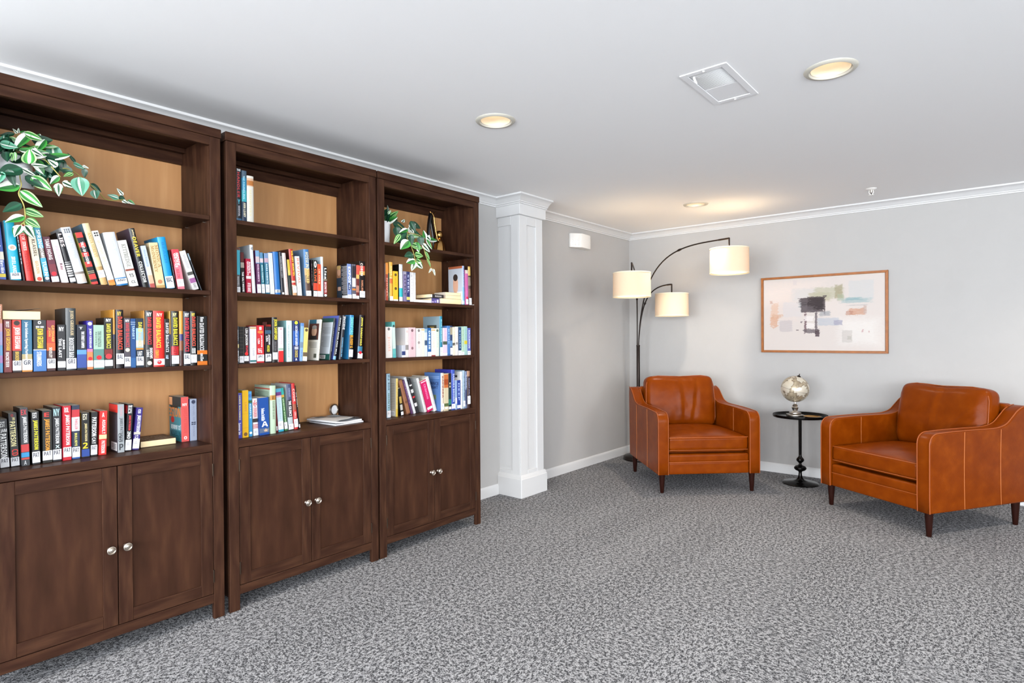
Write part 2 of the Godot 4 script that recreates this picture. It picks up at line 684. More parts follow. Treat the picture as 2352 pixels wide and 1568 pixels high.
func build_fixtures() -> void:
	var lab := ["round recessed ceiling light in front of the bookcases", "round recessed ceiling light beside the air vent", "round recessed ceiling light above the arc floor lamp", "round recessed ceiling light beyond the chair by the wall", "round recessed ceiling light behind the viewer near bookcases", "round recessed ceiling light behind the viewer near windows"]
	var trim := mat("downlight_trim", rgb(196, 193, 182), 0.5)
	var refl := mat("downlight_reflector", rgb(238, 228, 210), 0.4, 0.15)
	var glow := mat("downlight_bulb_glow", rgb(255, 244, 225), 0.5)
	glow.emission_enabled = true
	glow.emission = rgb(255, 238, 212)
	glow.emission_energy_multiplier = 5.0
	var tm := MB.new().lathe([Vector2(0.074, 0.012), Vector2(0.076, -0.004), Vector2(0.080, -0.008), Vector2(0.094, -0.006), Vector2(0.099, -0.001), Vector2(0.099, 0.0)], 48).done()
	var rm := MB.new().lathe([Vector2(0.052, 0.135), Vector2(0.060, 0.09), Vector2(0.068, 0.04), Vector2(0.0735, 0.0)], 40).done()
	var bm := MB.new().lathe([Vector2(0.0, 0.08), Vector2(0.016, 0.082), Vector2(0.027, 0.092), Vector2(0.030, 0.11), Vector2(0.026, 0.13), Vector2(0.0, 0.136)], 28).done()
	var i := 0
	for d in downlights():
		var o := thing("recessed_light", lab[i], "ceiling light", Transform3D(Basis(), V(d.x, CEIL, d.y)), "recessed ceiling lights")
		part(o, "trim_ring", tm, trim)
		part(o, "reflector", rm, refl)
		part(o, "bulb", bm, glow)
		part(o, "housing", MB.new().lathe([Vector2(0.0, 0.145), Vector2(0.0795, 0.145), Vector2(0.0795, 0.0)], 32).done(), trim)
		var l := SpotLight3D.new()
		l.name = "bulb_light"
		o.add_child(l)
		l.position = V(0, -0.012, 0)
		l.rotation = V(-PI / 2, 0, 0)
		l.spot_angle = 62.0
		l.spot_angle_attenuation = 0.8
		l.spot_range = 12.0
		l.spot_attenuation = 2.0
		l.light_size = 0.04
		l.light_color = rgb(255, 238, 218)
		l.light_energy = 1.5
		l.shadow_enabled = true
		i += 1
	# air return: framed, one half louvred, one half a plain sheet
	var wpl: Material = mats.white_plastic
	var vp := mat("vent_paint", rgb(236, 237, 239), 0.75)
	var vo := thing("air_vent", "white ceiling air vent, half louvred with a hanging latch", "air vent", Transform3D(Basis(), V(2.115, CEIL, 3.052)))
	var fm := MB.new()
	for b in [[-0.0975, -0.07, -0.195, 0.195], [0.07, 0.0975, -0.195, 0.195], [-0.07, 0.07, -0.195, -0.168], [-0.07, 0.07, 0.168, 0.195]]:
		fm.box(V(b[0], -0.004, b[2]), V(b[1], 0, b[3]), 0.0012)
	part(vo, "frame", fm.done(), vp)
	part(vo, "backing", bx(V(-0.0745, 0.04, -0.172), V(0.0745, 0.055, 0.172)), vp)
	part(vo, "blank_panel", bx(V(-0.07, -0.001, -0.168), V(0.07, 0.006, -0.012), 0.001), vp)
	var slat := MB.new().prism(PackedVector2Array([Vector2(0, 0), Vector2(0.004, 0.0), Vector2(0.0085, 0.007), Vector2(0.0045, 0.007)]), 0.138, 0.0004, func(u, v, w): return Vector3(w - 0.069, v, u), 1).done()
	for s in 19:
		part(vo, "slat", slat, vp, Transform3D(Basis(), V(0, -0.001, -0.006 + s * 0.0089)))
	part(vo, "latch", MB.new().tube([V(-0.055, 0.004, 0.15), V(-0.052, -0.012, 0.146), V(-0.047, -0.022, 0.146), V(-0.043, -0.030, 0.143)], [0.005, 0.005, 0.004, 0.002], 8).done(), wpl)
	part(vo, "screw", MB.new().lathe([Vector2(0.005, 0.0), Vector2(0.004, -0.004), Vector2(0.0, -0.005)], 10, V(0, -0.004, -0.182)).done(), wpl)
	part(vo, "screw", MB.new().lathe([Vector2(0.005, 0.0), Vector2(0.004, -0.004), Vector2(0.0, -0.005)], 10, V(0, -0.004, 0.182)).done(), wpl)
	# sprinkler head
	var so := thing("sprinkler_head", "white fire sprinkler head hanging from ceiling above the picture wall", "sprinkler", Transform3D(Basis(), V(2.294, CEIL, 0.554)))
	part(so, "escutcheon", MB.new().lathe([Vector2(0.008, -0.012), Vector2(0.02, -0.010), Vector2(0.034, -0.004), Vector2(0.036, 0.0)], 24).done(), wpl)
	part(so, "body", MB.new().lathe([Vector2(0.0, -0.03), Vector2(0.008, -0.028), Vector2(0.010, -0.012), Vector2(0.010, 0.0)], 14).done(), mats.silver)
	part(so, "frame_arms", MB.new().tube([V(-0.012, -0.012, 0), V(-0.015, -0.03, 0), V(-0.004, -0.046, 0), V(0.004, -0.046, 0), V(0.015, -0.03, 0), V(0.012, -0.012, 0)], 0.003, 6).done(), wpl)
	part(so, "bulb", MB.new().tube([V(0, -0.026, 0), V(0, -0.045, 0)], 0.0025, 6).done(), mats.bronze)
	part(so, "deflector", MB.new().lathe([Vector2(0.0, -0.050), Vector2(0.017, -0.050), Vector2(0.018, -0.047), Vector2(0.0, -0.046)], 20).done(), wpl)
	# wall alarm with a chamfered strobe face
	var ao := thing("alarm_box", "white wall alarm with dotted strobe lens above the lamp corner", "alarm", Transform3D())
	var poly := PackedVector2Array([Vector2(0.0, 0.85), Vector2(0.072, 0.862), Vector2(0.078, 0.885), Vector2(0.088, 1.03), Vector2(0.075, 1.046), Vector2(0.022, 1.118), Vector2(0.0, 1.122)])
	part(ao, "housing", MB.new().prism(poly, 0.128, 0.004, func(u, v, w): return Vector3(u, 2.044 + w, v), 2).done(), wpl)
	var a0 := V(0.075, 0, 1.046)
	var dv := V(0.022, 0, 1.118) - a0
	var nrm := V(0.08, 0, 0.06).normalized()
	var lens := mat("strobe_lens", rgb(246, 246, 242), 0.1)
	for iy in 3:
		for ix in 3:
			var p := a0 + dv * (0.25 + 0.25 * ix) + V(0, 2.07 + 0.022 * iy, 0) + nrm * 0.001
			part(ao, "strobe_lens", MB.new().lathe([Vector2(0.0, 0.006), Vector2(0.005, 0.005), Vector2(0.008, 0.0)], 10, p, Basis(nrm.cross(Vector3.UP), nrm, Vector3.UP)).done(), lens)
	part(ao, "lens_rim", MB.new().tube([a0 + dv * 0.12 + V(0, 2.058, 0), a0 + dv * 0.12 + V(0, 2.155, 0)], 0.003, 6).done(), wpl)


func build_bookcases() -> void:
	var zs := [2.735, 3.560, 4.396]
	var labels := ["dark stained wooden bookcase standing next to the white column", "dark stained wooden bookcase standing between the other two bookcases", "dark stained wooden bookcase standing farthest from the white column"]
	for i in 3:
		bookcase(zs[i], labels[i], i)


const XB := 0.396   # front of the bookcases
const XK := 0.085   # their inner back
const CW := 0.812


func bookcase(z0: float, label: String, k: int) -> void:
	var o := thing("bookcase", label, "bookcase", Transform3D(Basis(), V(0, 0, z0)), "bookcases along the wall")
	var wu: Material = mats.wood_upright
	var wa: Material = mats.wood_along
	var wd: Material = mats.wood_deep
	var st := 0.045
	for s in 2:
		var a := 0.0 if s == 0 else CW - st
		part(o, "stile", bx(V(XB - 0.022, 0, a), V(XB, 2.11, a + st), 0.0015), wu)
		var b := 0.006 if s == 0 else CW - st
		part(o, "side_panel", bx(V(0.03, 0.06, b), V(XB - 0.022, 2.11, b + st - 0.006), 0.001), wu)
		part(o, "foot", bx(V(0.03, 0, a + (0.0 if s == 0 else 0.0)), V(0.075, 0.06, a + st), 0.001), wu)
	part(o, "top_board", bx(V(0.025, 2.1115, -0.003), V(XB + 0.004, 2.15, CW + 0.003), 0.002), wa)
	part(o, "top_rail", bx(V(XB - 0.022, 2.073, st), V(XB - 0.001, 2.1105, CW - st), 0.0012), wa)
	part(o, "back_panel", bx(V(XK - 0.008, 0.75, st), V(XK, 2.11, CW - st)), mats.maple_back)
	part(o, "lower_back", bx(V(XK - 0.008, 0.06, st), V(XK, 0.73, CW - st)), wu)
	part(o, "back_rail", bx(V(XK, 2.042, st), V(XK + 0.018, 2.1105, CW - st), 0.001), wa)
	part(o, "cleat", bx(V(XK + 0.018, 2.09, st), V(XK + 0.05, 2.1105, CW - st), 0.001), wa)
	# adjustable shelves
	for y in [1.765, 1.438, 1.113]:
		part(o, "shelf", bx(V(XK, y - 0.0185, st + 0.0008), V(XB - 0.004, y, CW - st - 0.0008), 0.0015), wa)
		for e in [st + 0.005, CW - st - 0.005]:
			for x in [0.15, 0.34]:
				part(o, "shelf_pin", MB.new().tube([V(x, y - 0.0225, e - 0.005), V(x, y - 0.0225, e + 0.005)], 0.0035, 6).done(), mats.brushed_nickel)
	part(o, "cabinet_top", bx(V(XK, 0.735, st), V(XB - 0.001, 0.768, CW - st), 0.0015), wa)
	part(o, "bottom_rail", bx(V(XB - 0.022, 0.07, st), V(XB - 0.001, 0.11, CW - st), 0.0012), wa)
	part(o, "cabinet_floor", bx(V(XK, 0.09, st), V(XB - 0.023, 0.108, CW - st)), wa)
	# two framed doors
	var mid := CW * 0.5 + (0.001 if k == 1 else 0.0)
	for s in 2:
		var a := st + 0.002 if s == 0 else mid + 0.0015
		var b := mid - 0.0015 if s == 0 else CW - st - 0.002
		var d := Node3D.new()
		d.name = "door"
		o.add_child(d, true)
		var y0 := 0.1125
		var y1 := 0.7325
		var f := 0.049
		var xf := XB - 0.0005
		for q in [[a, a + f], [b - f, b]]:
			part(d, "door_stile", bx(V(xf - 0.02, y0, q[0]), V(xf, y1, q[1]), 0.0013), wu)
		for q in [[y0, y0 + f], [y1 - f, y1]]:
			part(d, "door_rail", bx(V(xf - 0.02, q[0], a + f), V(xf - 0.0004, q[1], b - f), 0.0013), wa)
		part(d, "door_panel", bx(V(xf - 0.016, y0 + f - 0.004, a + f - 0.004), V(xf - 0.008, y1 - f + 0.004, b - f + 0.004), 0.0005), mats.door_panel_wood)
		var kz := b - 0.026 if s == 0 else a + 0.026
		var turn := Basis(V(0, 0, 1), -PI / 2)
		part(d, "knob", MB.new().lathe([Vector2(0.010, 0.0), Vector2(0.0095, 0.002), Vector2(0.0065, 0.005), Vector2(0.0062, 0.009), Vector2(0.009, 0.0125), Vector2(0.0145, 0.0155), Vector2(0.0165, 0.0195), Vector2(0.0155, 0.0232), Vector2(0.0125, 0.0248), Vector2(0.0105, 0.0228), Vector2(0.0095, 0.0242), Vector2(0.006, 0.026), Vector2(0.0, 0.0265)], 24, V(xf, 0.415, kz), turn).done(), mats.brushed_nickel)
		var hz := a - 0.001 if s == 0 else b + 0.001
		for hy in [0.19, 0.655]:
			part(d, "hinge", MB.new().tube([V(xf + 0.0015, hy - 0.027, hz), V(xf + 0.0015, hy + 0.027, hz)], 0.0032, 8).done(), mats.dark_hinge)


func build_chairs() -> void:
	armchair(V(0.9905, 0, 0.7725), 43.82, "tan leather armchair standing in front of the arc floor lamp", 1)
	armchair(V(2.5845, 0, 0.704), -32.43, "tan leather armchair standing clear of the arc floor lamp", 2)


func armchair(at: Vector3, yaw: float, label: String, k: int) -> void:
	# own axes: x to the sitter's left, y up, z to the front
	var o := thing("armchair", label, "armchair", Transform3D(Basis(Vector3.UP, deg_to_rad(yaw)), at), "leather armchairs")
	var le: Material = mats.tan_leather
	# arms: S-shaped sides that climb to the back
	var top: Array = [Vector2(0.0, 0.636), Vector2(-0.10, 0.636), Vector2(-0.17, 0.641), Vector2(-0.235, 0.659), Vector2(-0.29, 0.700), Vector2(-0.335, 0.737), Vector2(-0.385, 0.760), Vector2(-0.425, 0.766)]
	var prof := PackedVector2Array([Vector2(0.418, 0.15), Vector2(0.42, 0.25), Vector2(0.42, 0.40), Vector2(0.42, 0.545)])
	for i in 8:
		var a := PI * 0.5 * i / 7.0
		prof.append(Vector2(0.352 + 0.068 * cos(a), 0.562 + 0.068 * sin(a)))
	prof.append(Vector2(0.25, 0.634))
	prof.append(Vector2(0.12, 0.636))
	prof.append_array(PackedVector2Array(smooth_poly(top, 4)))
	prof.append_array(PackedVector2Array([Vector2(-0.432, 0.70), Vector2(-0.425, 0.45), Vector2(-0.412, 0.15)]))
	var rim := []
	for q in prof:
		rim.append(q)
	for s in [-1.0, 1.0]:
		var x0: float = -0.408 if s < 0.0 else 0.322
		var arm := part(o, "arm", MB.new().prism(prof.duplicate(), 0.086, 0.011, func(u, v, w): return Vector3(x0 + w, v, u), 3).done(), le)
		for w in [0.004, 0.082]:
			var pts := []
			for i in range(0, rim.size() - 3):
				var q: Vector2 = rim[i]
				pts.append(V(x0 + w, q.y, q.x) + V(0, 0.0005, 0.0005))
			part(arm, "piping", MB.new().tube(pts, 0.0035, 6).done(), mats.leather_piping)
		# raised seams on the outer and inner side
		var xo := x0 + 0.0865 if s > 0.0 else x0 - 0.0005
		for zz in [0.134, -0.182]:
			var sp := []
			for i in 9:
				var t := i / 8.0
				sp.append(V(xo, lerpf(0.156, 0.629, t), zz + 0.006 * sin(t * PI)))
			part(arm, "seam", MB.new().tube(sp, 0.0017, 6).done(), mats.leather_stitch)
		var xi := x0 - 0.0005 if s > 0.0 else x0 + 0.0865
		part(arm, "seam", MB.new().tube([V(xi, 0.44, 0.134), V(xi, 0.54, 0.136), V(xi, 0.63, 0.134)], 0.0017, 6).done(), mats.leather_stitch)
	# frame between the arms
	var r := part(o, "front_rail", MB.new().pillow(V(0.321, 0.048, 0.05), 0.012, 12, func(p, _u): return p + V(0, 0.198, 0.362)).done(), le)
	part(r, "piping", MB.new().tube([V(-0.32, 0.245, 0.408), V(0.32, 0.245, 0.408)], 0.004, 6).done(), mats.leather_piping)
	part(o, "upper_rail", MB.new().pillow(V(0.321, 0.033, 0.05), 0.016, 12, func(p, _u): return p + V(0, 0.276, 0.364)).done(), le)
	part(o, "deck", bx(V(-0.32, 0.17, -0.40), V(0.32, 0.318, 0.33), 0.004), le)
	part(o, "back_frame", MB.new().prism(PackedVector2Array([Vector2(-0.33, 0.15), Vector2(0.33, 0.15), Vector2(0.33, 0.76), Vector2(0.30, 0.772), Vector2(-0.30, 0.772), Vector2(-0.33, 0.76)]), 0.075, 0.014, func(u, v, w): return Vector3(u, v, -0.43 + w), 3).done(), le)
	# loose seat cushion, domed
	var fn := FastNoiseLite.new()
	fn.seed = 20 + k
	fn.frequency = 3.2
	var sc := part(o, "seat_cushion", MB.new().pillow(V(0.318, 0.052, 0.328), 0.022, 26, func(p, u):
		var dome: float = (1.0 - pow(absf(u.x), 3.0)) * (1.0 - pow(absf(u.z), 3.0))
		var q: Vector3 = p
		if u.y > 0.0:
			q.y += dome * 0.032 * u.y
		q.z += 0.006 * (1.0 - u.x * u.x) * maxf(u.z, 0.0)
		q += V(0, fn.get_noise_3d(p.x, 0.0, p.z) * 0.008 * dome, fn.get_noise_3d(p.x * 2.0, p.y, 9.0) * 0.004 * maxf(u.z, 0.0))
		return q + V(0, 0.387, 0.082)).done(), le)
	for y in [0.337, 0.434]:
		var pts := []
		for i in 21:
			var x := lerpf(-0.314, 0.314, i / 20.0)
			pts.append(V(x, y, 0.404 + 0.006 * (1.0 - pow(x / 0.318, 2.0)) + fn.get_noise_3d(x * 2.0, y - 0.387, 9.0) * 0.004))
		part(sc, "piping", MB.new().tube(pts, 0.0035, 6).done(), mats.leather_piping)
	# back cushion, leaning, plump, creased
	var lean := Basis(V(1, 0, 0), deg_to_rad(-9.0))
	var creases := [[-0.02, 0.018, 0.0, 0.010], [0.085, 0.016, 0.15, 0.009], [0.0, 0.03, -0.3, 0.004]] if k == 1 else [[0.20, 0.016, 0.75, 0.008], [0.235, 0.014, 0.7, 0.008], [0.165, 0.016, 0.8, 0.006], [-0.02, 0.014, 0.1, 0.006]]
	var at2 := V(0, 0.645, -0.262)
	var warp := func(p, u):
		var dome: float = (1.0 - pow(absf(u.x), 4.0)) * (1.0 - pow(absf(u.y), 4.0))
		var q: Vector3 = p
		q.z += dome * 0.035 * u.z
		# the upper corners are soft and the top edge sags
		q.y += -0.014 * (1.0 - pow(absf(u.x), 2.0)) * maxf(u.y, 0.0) * (0.5 + 0.5 * cos(p.x * 16.0)) + 0.012 * (1.0 - u.x * u.x) * maxf(u.y, 0.0)
		q.x *= 1.0 + 0.05 * (1.0 - u.y * u.y)
		if u.z > 0.0:
			for c in creases:
				var d: float = (p.x - c[0] - c[2] * p.y) / c[1]
				q.z += c[3] * dome * (exp(-d * d) * 1.2 - 0.7 * exp(-(d - 1.4) * (d - 1.4)))
			q.z += fn.get_noise_3d(p.x * 1.4, p.y * 0.8, 3.0) * 0.010 * dome
		return lean * q + at2
	var bc := part(o, "back_cushion", MB.new().pillow(V(0.298, 0.222, 0.072), 0.045, 34, warp).done(), le)
	var fr := []
	for i in 33:
		var a := TAU * i / 32.0
		var ca := cos(a)
		var sa := sin(a)
		var e := 0.26
		var u := Vector2(signf(ca) * pow(absf(ca), e), signf(sa) * pow(absf(sa), e))
		fr.append(warp.call(V(u.x * 0.296, u.y * 0.220, 0.05), V(u.x, u.y, 0.6)))
	part(bc, "piping", MB.new().tube(fr, 0.0032, 6, false).done(), mats.leather_piping)
	# turned tapered legs
	var lm := MB.new().lathe([Vector2(0.0, 0.0), Vector2(0.0125, 0.0), Vector2(0.0145, 0.003), Vector2(0.0185, 0.06), Vector2(0.0235, 0.135), Vector2(0.0245, 0.152)], 16).done()
	for q in [[-0.362, 0.37], [0.362, 0.37], [-0.37, -0.37], [0.37, -0.37]]:
		part(o, "leg", lm, mats.walnut_leg, Transform3D(Basis(), V(q[0], 0, q[1])))


func build_lamp() -> void:
	var o := thing("arc_floor_lamp", "dark bronze floor lamp with three arching arms and cream drum shades", "floor lamp", Transform3D(Basis(), V(0.2405, 0, 0.2646)))
	var bz: Material = mats.bronze
	part(o, "base", MB.new().lathe([Vector2(0.0, 0.0), Vector2(0.150, 0.0), Vector2(0.152, 0.006), Vector2(0.150, 0.030), Vector2(0.142, 0.038), Vector2(0.03, 0.044), Vector2(0.02, 0.06), Vector2(0.0, 0.06)], 40).done(), bz)
	part(o, "pole", MB.new().lathe([Vector2(0.017, 0.04), Vector2(0.017, 0.60), Vector2(0.019, 0.605), Vector2(0.019, 0.625), Vector2(0.017, 0.63), Vector2(0.017, 1.125), Vector2(0.0185, 1.13), Vector2(0.0185, 1.142), Vector2(0.0, 1.144)], 18).done(), bz)
	var shade := mat("lampshade_linen", rgb(243, 228, 198), 0.9)
	shade.backlight_enabled = true
	shade.backlight = Color(0.6, 0.5, 0.36)
	shade.albedo_texture = noise_tex(256, 0.2, [[0.0, Color(0.93, 0.93, 0.93)], [1.0, Color.WHITE]], 2, 77)
	shade.uv1_triplanar = true
	shade.uv1_scale = V(3, 9, 3)
	var diff := mat("lamp_diffuser_glow", rgb(255, 250, 238), 0.7)
	diff.emission_enabled = true
	diff.emission = rgb(255, 240, 212)
	diff.emission_energy_multiplier = 1.6
	var hoop := mat("shade_hoop", rgb(240, 226, 198), 0.7)
	var lamps: Array = LAMPS
	var n := 0
	for a in lamps:
		var c: Vector3 = a[0] - o.position       # shade centre
		var peak: float = a[1]
		var off: Vector3 = a[2]
		var h := V(c.x, 0, c.z)
		var p0 := off + V(0, 1.14, 0)
		var arc := []
		# rises steeply beside the pole, then bows over to the shade
		var c1: Vector3 = off + V(0, 1.14 + (peak - 1.14) * a[5], 0) + h * a[6]
		var c2: Vector3 = V(0, peak + 0.005, 0) + h * a[7]
		var c3 := V(h.x, peak, h.z)
		for i in 29:
			arc.append(p0.bezier_interpolate(c1, c2, c3, i / 28.0))
		var arm := part(o, "arm", MB.new().tube(arc, 0.0062, 8).done(), bz)
		var jm: int = a[3]
		part(arm, "joint", MB.new().tube([arc[jm], arc[jm].lerp(arc[jm + 1], 0.5), arc[jm + 1]], [0.008, 0.0115, 0.008], 10).done(), bz)
		part(arm, "end_sleeve", MB.new().tube([arc[26], arc[27], arc[28]], 0.0078, 8).done(), bz)
		var rt: float = 0.155
		var hh: float = a[4]
		part(arm, "drop_rod", MB.new().tube([c3 + V(0, 0.004, 0), V(c.x, c.y + hh * 0.55, c.z), V(c.x, c.y + 0.06, c.z)], [0.007, 0.007, 0.012], 8).done(), bz)
		var s := part(o, "lamp_shade", MB.new().lathe([Vector2(rt, -hh), Vector2(rt - 0.002, hh), Vector2(rt - 0.0045, hh), Vector2(rt - 0.0025, -hh), Vector2(rt, -hh)], 44).done(), shade, Transform3D(Basis(), c))
		part(s, "shade_hoop", MB.new().lathe([Vector2(rt + 0.0012, -hh), Vector2(rt + 0.0012, -hh + 0.008), Vector2(rt - 0.004, -hh + 0.008)], 44).done(), hoop)
		part(s, "shade_hoop", MB.new().lathe([Vector2(rt - 0.0055, hh - 0.008), Vector2(rt + 0.0005, hh - 0.008), Vector2(rt + 0.0005, hh)], 44).done(), hoop)
		part(s, "diffuser", MB.new().lathe([Vector2(0.0, -hh + 0.012), Vector2(rt - 0.006, -hh + 0.012), Vector2(rt - 0.006, -hh + 0.015), Vector2(0.0, -hh + 0.015)], 40).done(), diff)
		part(s, "bulb", MB.new().lathe([Vector2(0.0, -0.05), Vector2(0.02, -0.045), Vector2(0.03, -0.02), Vector2(0.024, 0.015), Vector2(0.013, 0.045), Vector2(0.0, 0.05)], 16).done(), diff)
		var l := OmniLight3D.new()
		l.name = "bulb_light"
		o.add_child(l, true)
		l.position = c
		l.omni_range = 10.0
		l.omni_attenuation = 2.0
		l.light_size = 0.12
		l.light_color = rgb(255, 222, 178)
		l.light_energy = 0.062
		l.shadow_enabled = true
		n += 1


func build_table() -> void:
	var o := thing("pedestal_table", "small round black metal pedestal table between the armchairs", "side table", Transform3D(Basis(), V(1.745, 0, 0.31)))
	var bm: Material = mats.black_metal
	part(o, "foot", MB.new().lathe([Vector2(0.0, 0.0), Vector2(0.138, 0.0), Vector2(0.140, 0.006), Vector2(0.132, 0.014), Vector2(0.06, 0.022), Vector2(0.032, 0.034), Vector2(0.02, 0.052), Vector2(0.014, 0.072), Vector2(0.012, 0.095)], 48).done(), bm)
	part(o, "stem", MB.new().lathe([Vector2(0.012, 0.094), Vector2(0.016, 0.104), Vector2(0.036, 0.112), Vector2(0.047, 0.124), Vector2(0.047, 0.134), Vector2(0.036, 0.146), Vector2(0.018, 0.153), Vector2(0.010, 0.162), Vector2(0.010, 0.170), Vector2(0.018, 0.178), Vector2(0.029, 0.190), Vector2(0.030, 0.200), Vector2(0.024, 0.212), Vector2(0.014, 0.222), Vector2(0.011, 0.232), Vector2(0.0115, 0.25), Vector2(0.0125, 0.55)], 28).done(), bm)
	part(o, "tray_top", MB.new().lathe([Vector2(0.0, 0.548), Vector2(0.19, 0.550), Vector2(0.206, 0.553), Vector2(0.209, 0.562), Vector2(0.208, 0.573), Vector2(0.205, 0.574), Vector2(0.2035, 0.563), Vector2(0.198, 0.5575), Vector2(0.0, 0.5565)], 64).done(), bm)
	# globe
	var g := thing("globe", "small silver and taupe desk globe on a stepped metal stand", "globe", Transform3D(Basis(), V(1.713, 0.5579, 0.335)))
	var map := mat("globe_map", Color.WHITE, 0.3, 0.35)
	map.albedo_texture = globe_map()
	map.uv1_scale = V(1, 1, 1)
	var sm := MB.new()
	sm.sg(0)
	var gr := 0.108
	var gc := V(0, 0.226, 0)
	var tilt := Basis(V(0, 0, 1), deg_to_rad(-16.0)) * Basis(Vector3.UP, 2.2)
	for i in 24:
		for j in 40:
			var q := []
			for e in [[i, j], [i, j + 1], [i + 1, j + 1], [i + 1, j]]:
				var la: float = PI * e[0] / 24.0
				var lo: float = TAU * e[1] / 40.0
				q.append([V(sin(la) * cos(lo), cos(la), sin(la) * sin(lo)), Vector2(e[1] / 40.0, e[0] / 24.0)])
			for t in [[0, 1, 2], [0, 2, 3]]:
				for a in t:
					sm.st.set_uv(q[a][1])
					sm.st.set_color(Color.WHITE)
					sm.st.add_vertex(gc + tilt * q[a][0] * gr)
	part(g, "ball", sm.done(), map)
	part(g, "meridian_band", MB.new().tube(range(41).map(func(i): return gc + tilt * V(cos(TAU * i / 40.0), 0, sin(TAU * i / 40.0)) * (gr + 0.0004)), 0.0016, 6, false).done(), mats.silver)
	var ax := tilt * Vector3.UP
	part(g, "finial", MB.new().tube([gc + ax * (gr - 0.003), gc + ax * (gr + 0.006), gc + ax * (gr + 0.010), gc + ax * (gr + 0.024)], [0.017, 0.013, 0.004, 0.0025], 12).done(), mats.bronze)
	part(g, "stem", MB.new().lathe([Vector2(0.025, 0.036), Vector2(0.017, 0.046), Vector2(0.020, 0.056), Vector2(0.024, 0.066), Vector2(0.026, 0.074), Vector2(0.019, 0.084), Vector2(0.021, 0.092), Vector2(0.014, 0.099), Vector2(0.007, 0.104), Vector2(0.006, 0.124), Vector2(0.0, 0.125)], 24).done(), mats.silver)
	part(g, "plinth", MB.new().prism(PackedVector2Array([Vector2(-0.054, -0.054), Vector2(0.054, -0.054), Vector2(0.054, 0.054), Vector2(-0.054, 0.054)]), 0.018, 0.003, func(u, v, w): return Vector3(u, w, -v).rotated(Vector3.UP, 0.6), 2).done(), mats.silver)
	part(g, "plinth_step", MB.new().prism(PackedVector2Array([Vector2(-0.036, -0.036), Vector2(0.036, -0.036), Vector2(0.036, 0.036), Vector2(-0.036, 0.036)]), 0.020, 0.005, func(u, v, w): return Vector3(u, 0.0175 + w, -v).rotated(Vector3.UP, 0.6), 2).done(), mats.silver)
	# coaster tray
	var d := thing("brass_dish", "shallow round brass dish lying on the black pedestal table", "dish", Transform3D(Basis(), V(1.852, 0.5582, 0.372)))
	part(d, "bowl", MB.new().lathe([Vector2(0.0, 0.0), Vector2(0.050, 0.0), Vector2(0.062, 0.007), Vector2(0.066, 0.015), Vector2(0.063, 0.0155), Vector2(0.058, 0.009), Vector2(0.047, 0.004), Vector2(0.0, 0.0035)], 36).done(), mats.gold)


func globe_map() -> ImageTexture:
	# oceans in pale silver, land in taupe with darker shores
	var w := 512
	var h := 256
	var n := FastNoiseLite.new()
	n.seed = 15
	n.frequency = 1.15
	n.fractal_octaves = 5
	var im := Image.create(w, h, false, Image.FORMAT_RGB8)
	for y in h:
		var la := PI * (y + 0.5) / h
		for x in w:
			var lo := TAU * x / w
			var f := n.get_noise_3d(sin(la) * cos(lo), cos(la), sin(la) * sin(lo))
			var c := rgb(222, 214, 196)
			if f > 0.10:
				c = rgb(150, 134, 112).lerp(rgb(190, 176, 150), clampf((f - 0.1) * 4.0, 0.0, 1.0))
			elif f > 0.075:
				c = rgb(92, 78, 62)
			im.set_pixel(x, y, c)
	return ImageTexture.create_from_image(im)


func build_picture() -> void:
	var cx := 1.84
	var cy := 1.4115
	var a := 0.489
	var b := 0.335
	var o := thing("framed_picture", "abstract pastel painting in a thin wooden frame on the back wall", "picture", Transform3D(Basis(), V(cx, cy, 0)))
	var fm := mat("frame_wood", rgb(168, 98, 34), 0.45)
	fm.albedo_texture = noise_tex(256, 0.03, [[0.0, rgb(215, 215, 215)], [1.0, Color.WHITE]], 3, 61)
	fm.uv1_triplanar = true
	fm.uv1_scale = V(2, 2, 2)
	for s in [-1.0, 1.0]:
		var p1 := PackedVector2Array([Vector2(s * a, -b), Vector2(s * a, b), Vector2(s * (a - 0.019), b - 0.019), Vector2(s * (a - 0.019), -b + 0.019)])
		part(o, "frame_side", MB.new().prism(p1, 0.03, 0.002, func(u, v, w): return Vector3(u, v, 0.001 + w), 2).done(), fm)
		var p2 := PackedVector2Array([Vector2(-a, s * b), Vector2(a, s * b), Vector2(a - 0.019, s * (b - 0.019)), Vector2(-a + 0.019, s * (b - 0.019))])
		part(o, "frame_side", MB.new().prism(p2, 0.03, 0.002, func(u, v, w): return Vector3(u, v, 0.001 + w), 2).done(), fm)
	part(o, "backing", bx(V(-a + 0.012, -b + 0.012, 0.002), V(a - 0.012, b - 0.012, 0.016)), mats.paper)
	var pm := mat("painted_canvas", rgb(232, 230, 229), 0.75)
	pm.albedo_texture = painting()
	var m := MB.new()
	var ia := a - 0.021
	var ib := b - 0.021
	m.uvf = func(p): return Vector2((p.x + ia) / (2.0 * ia), 0.5 - p.y / (2.0 * ib))
	m.box(V(-ia, -ib, 0.016), V(ia, ib, 0.023), 0.001)
	part(o, "canvas", m.done(), pm)


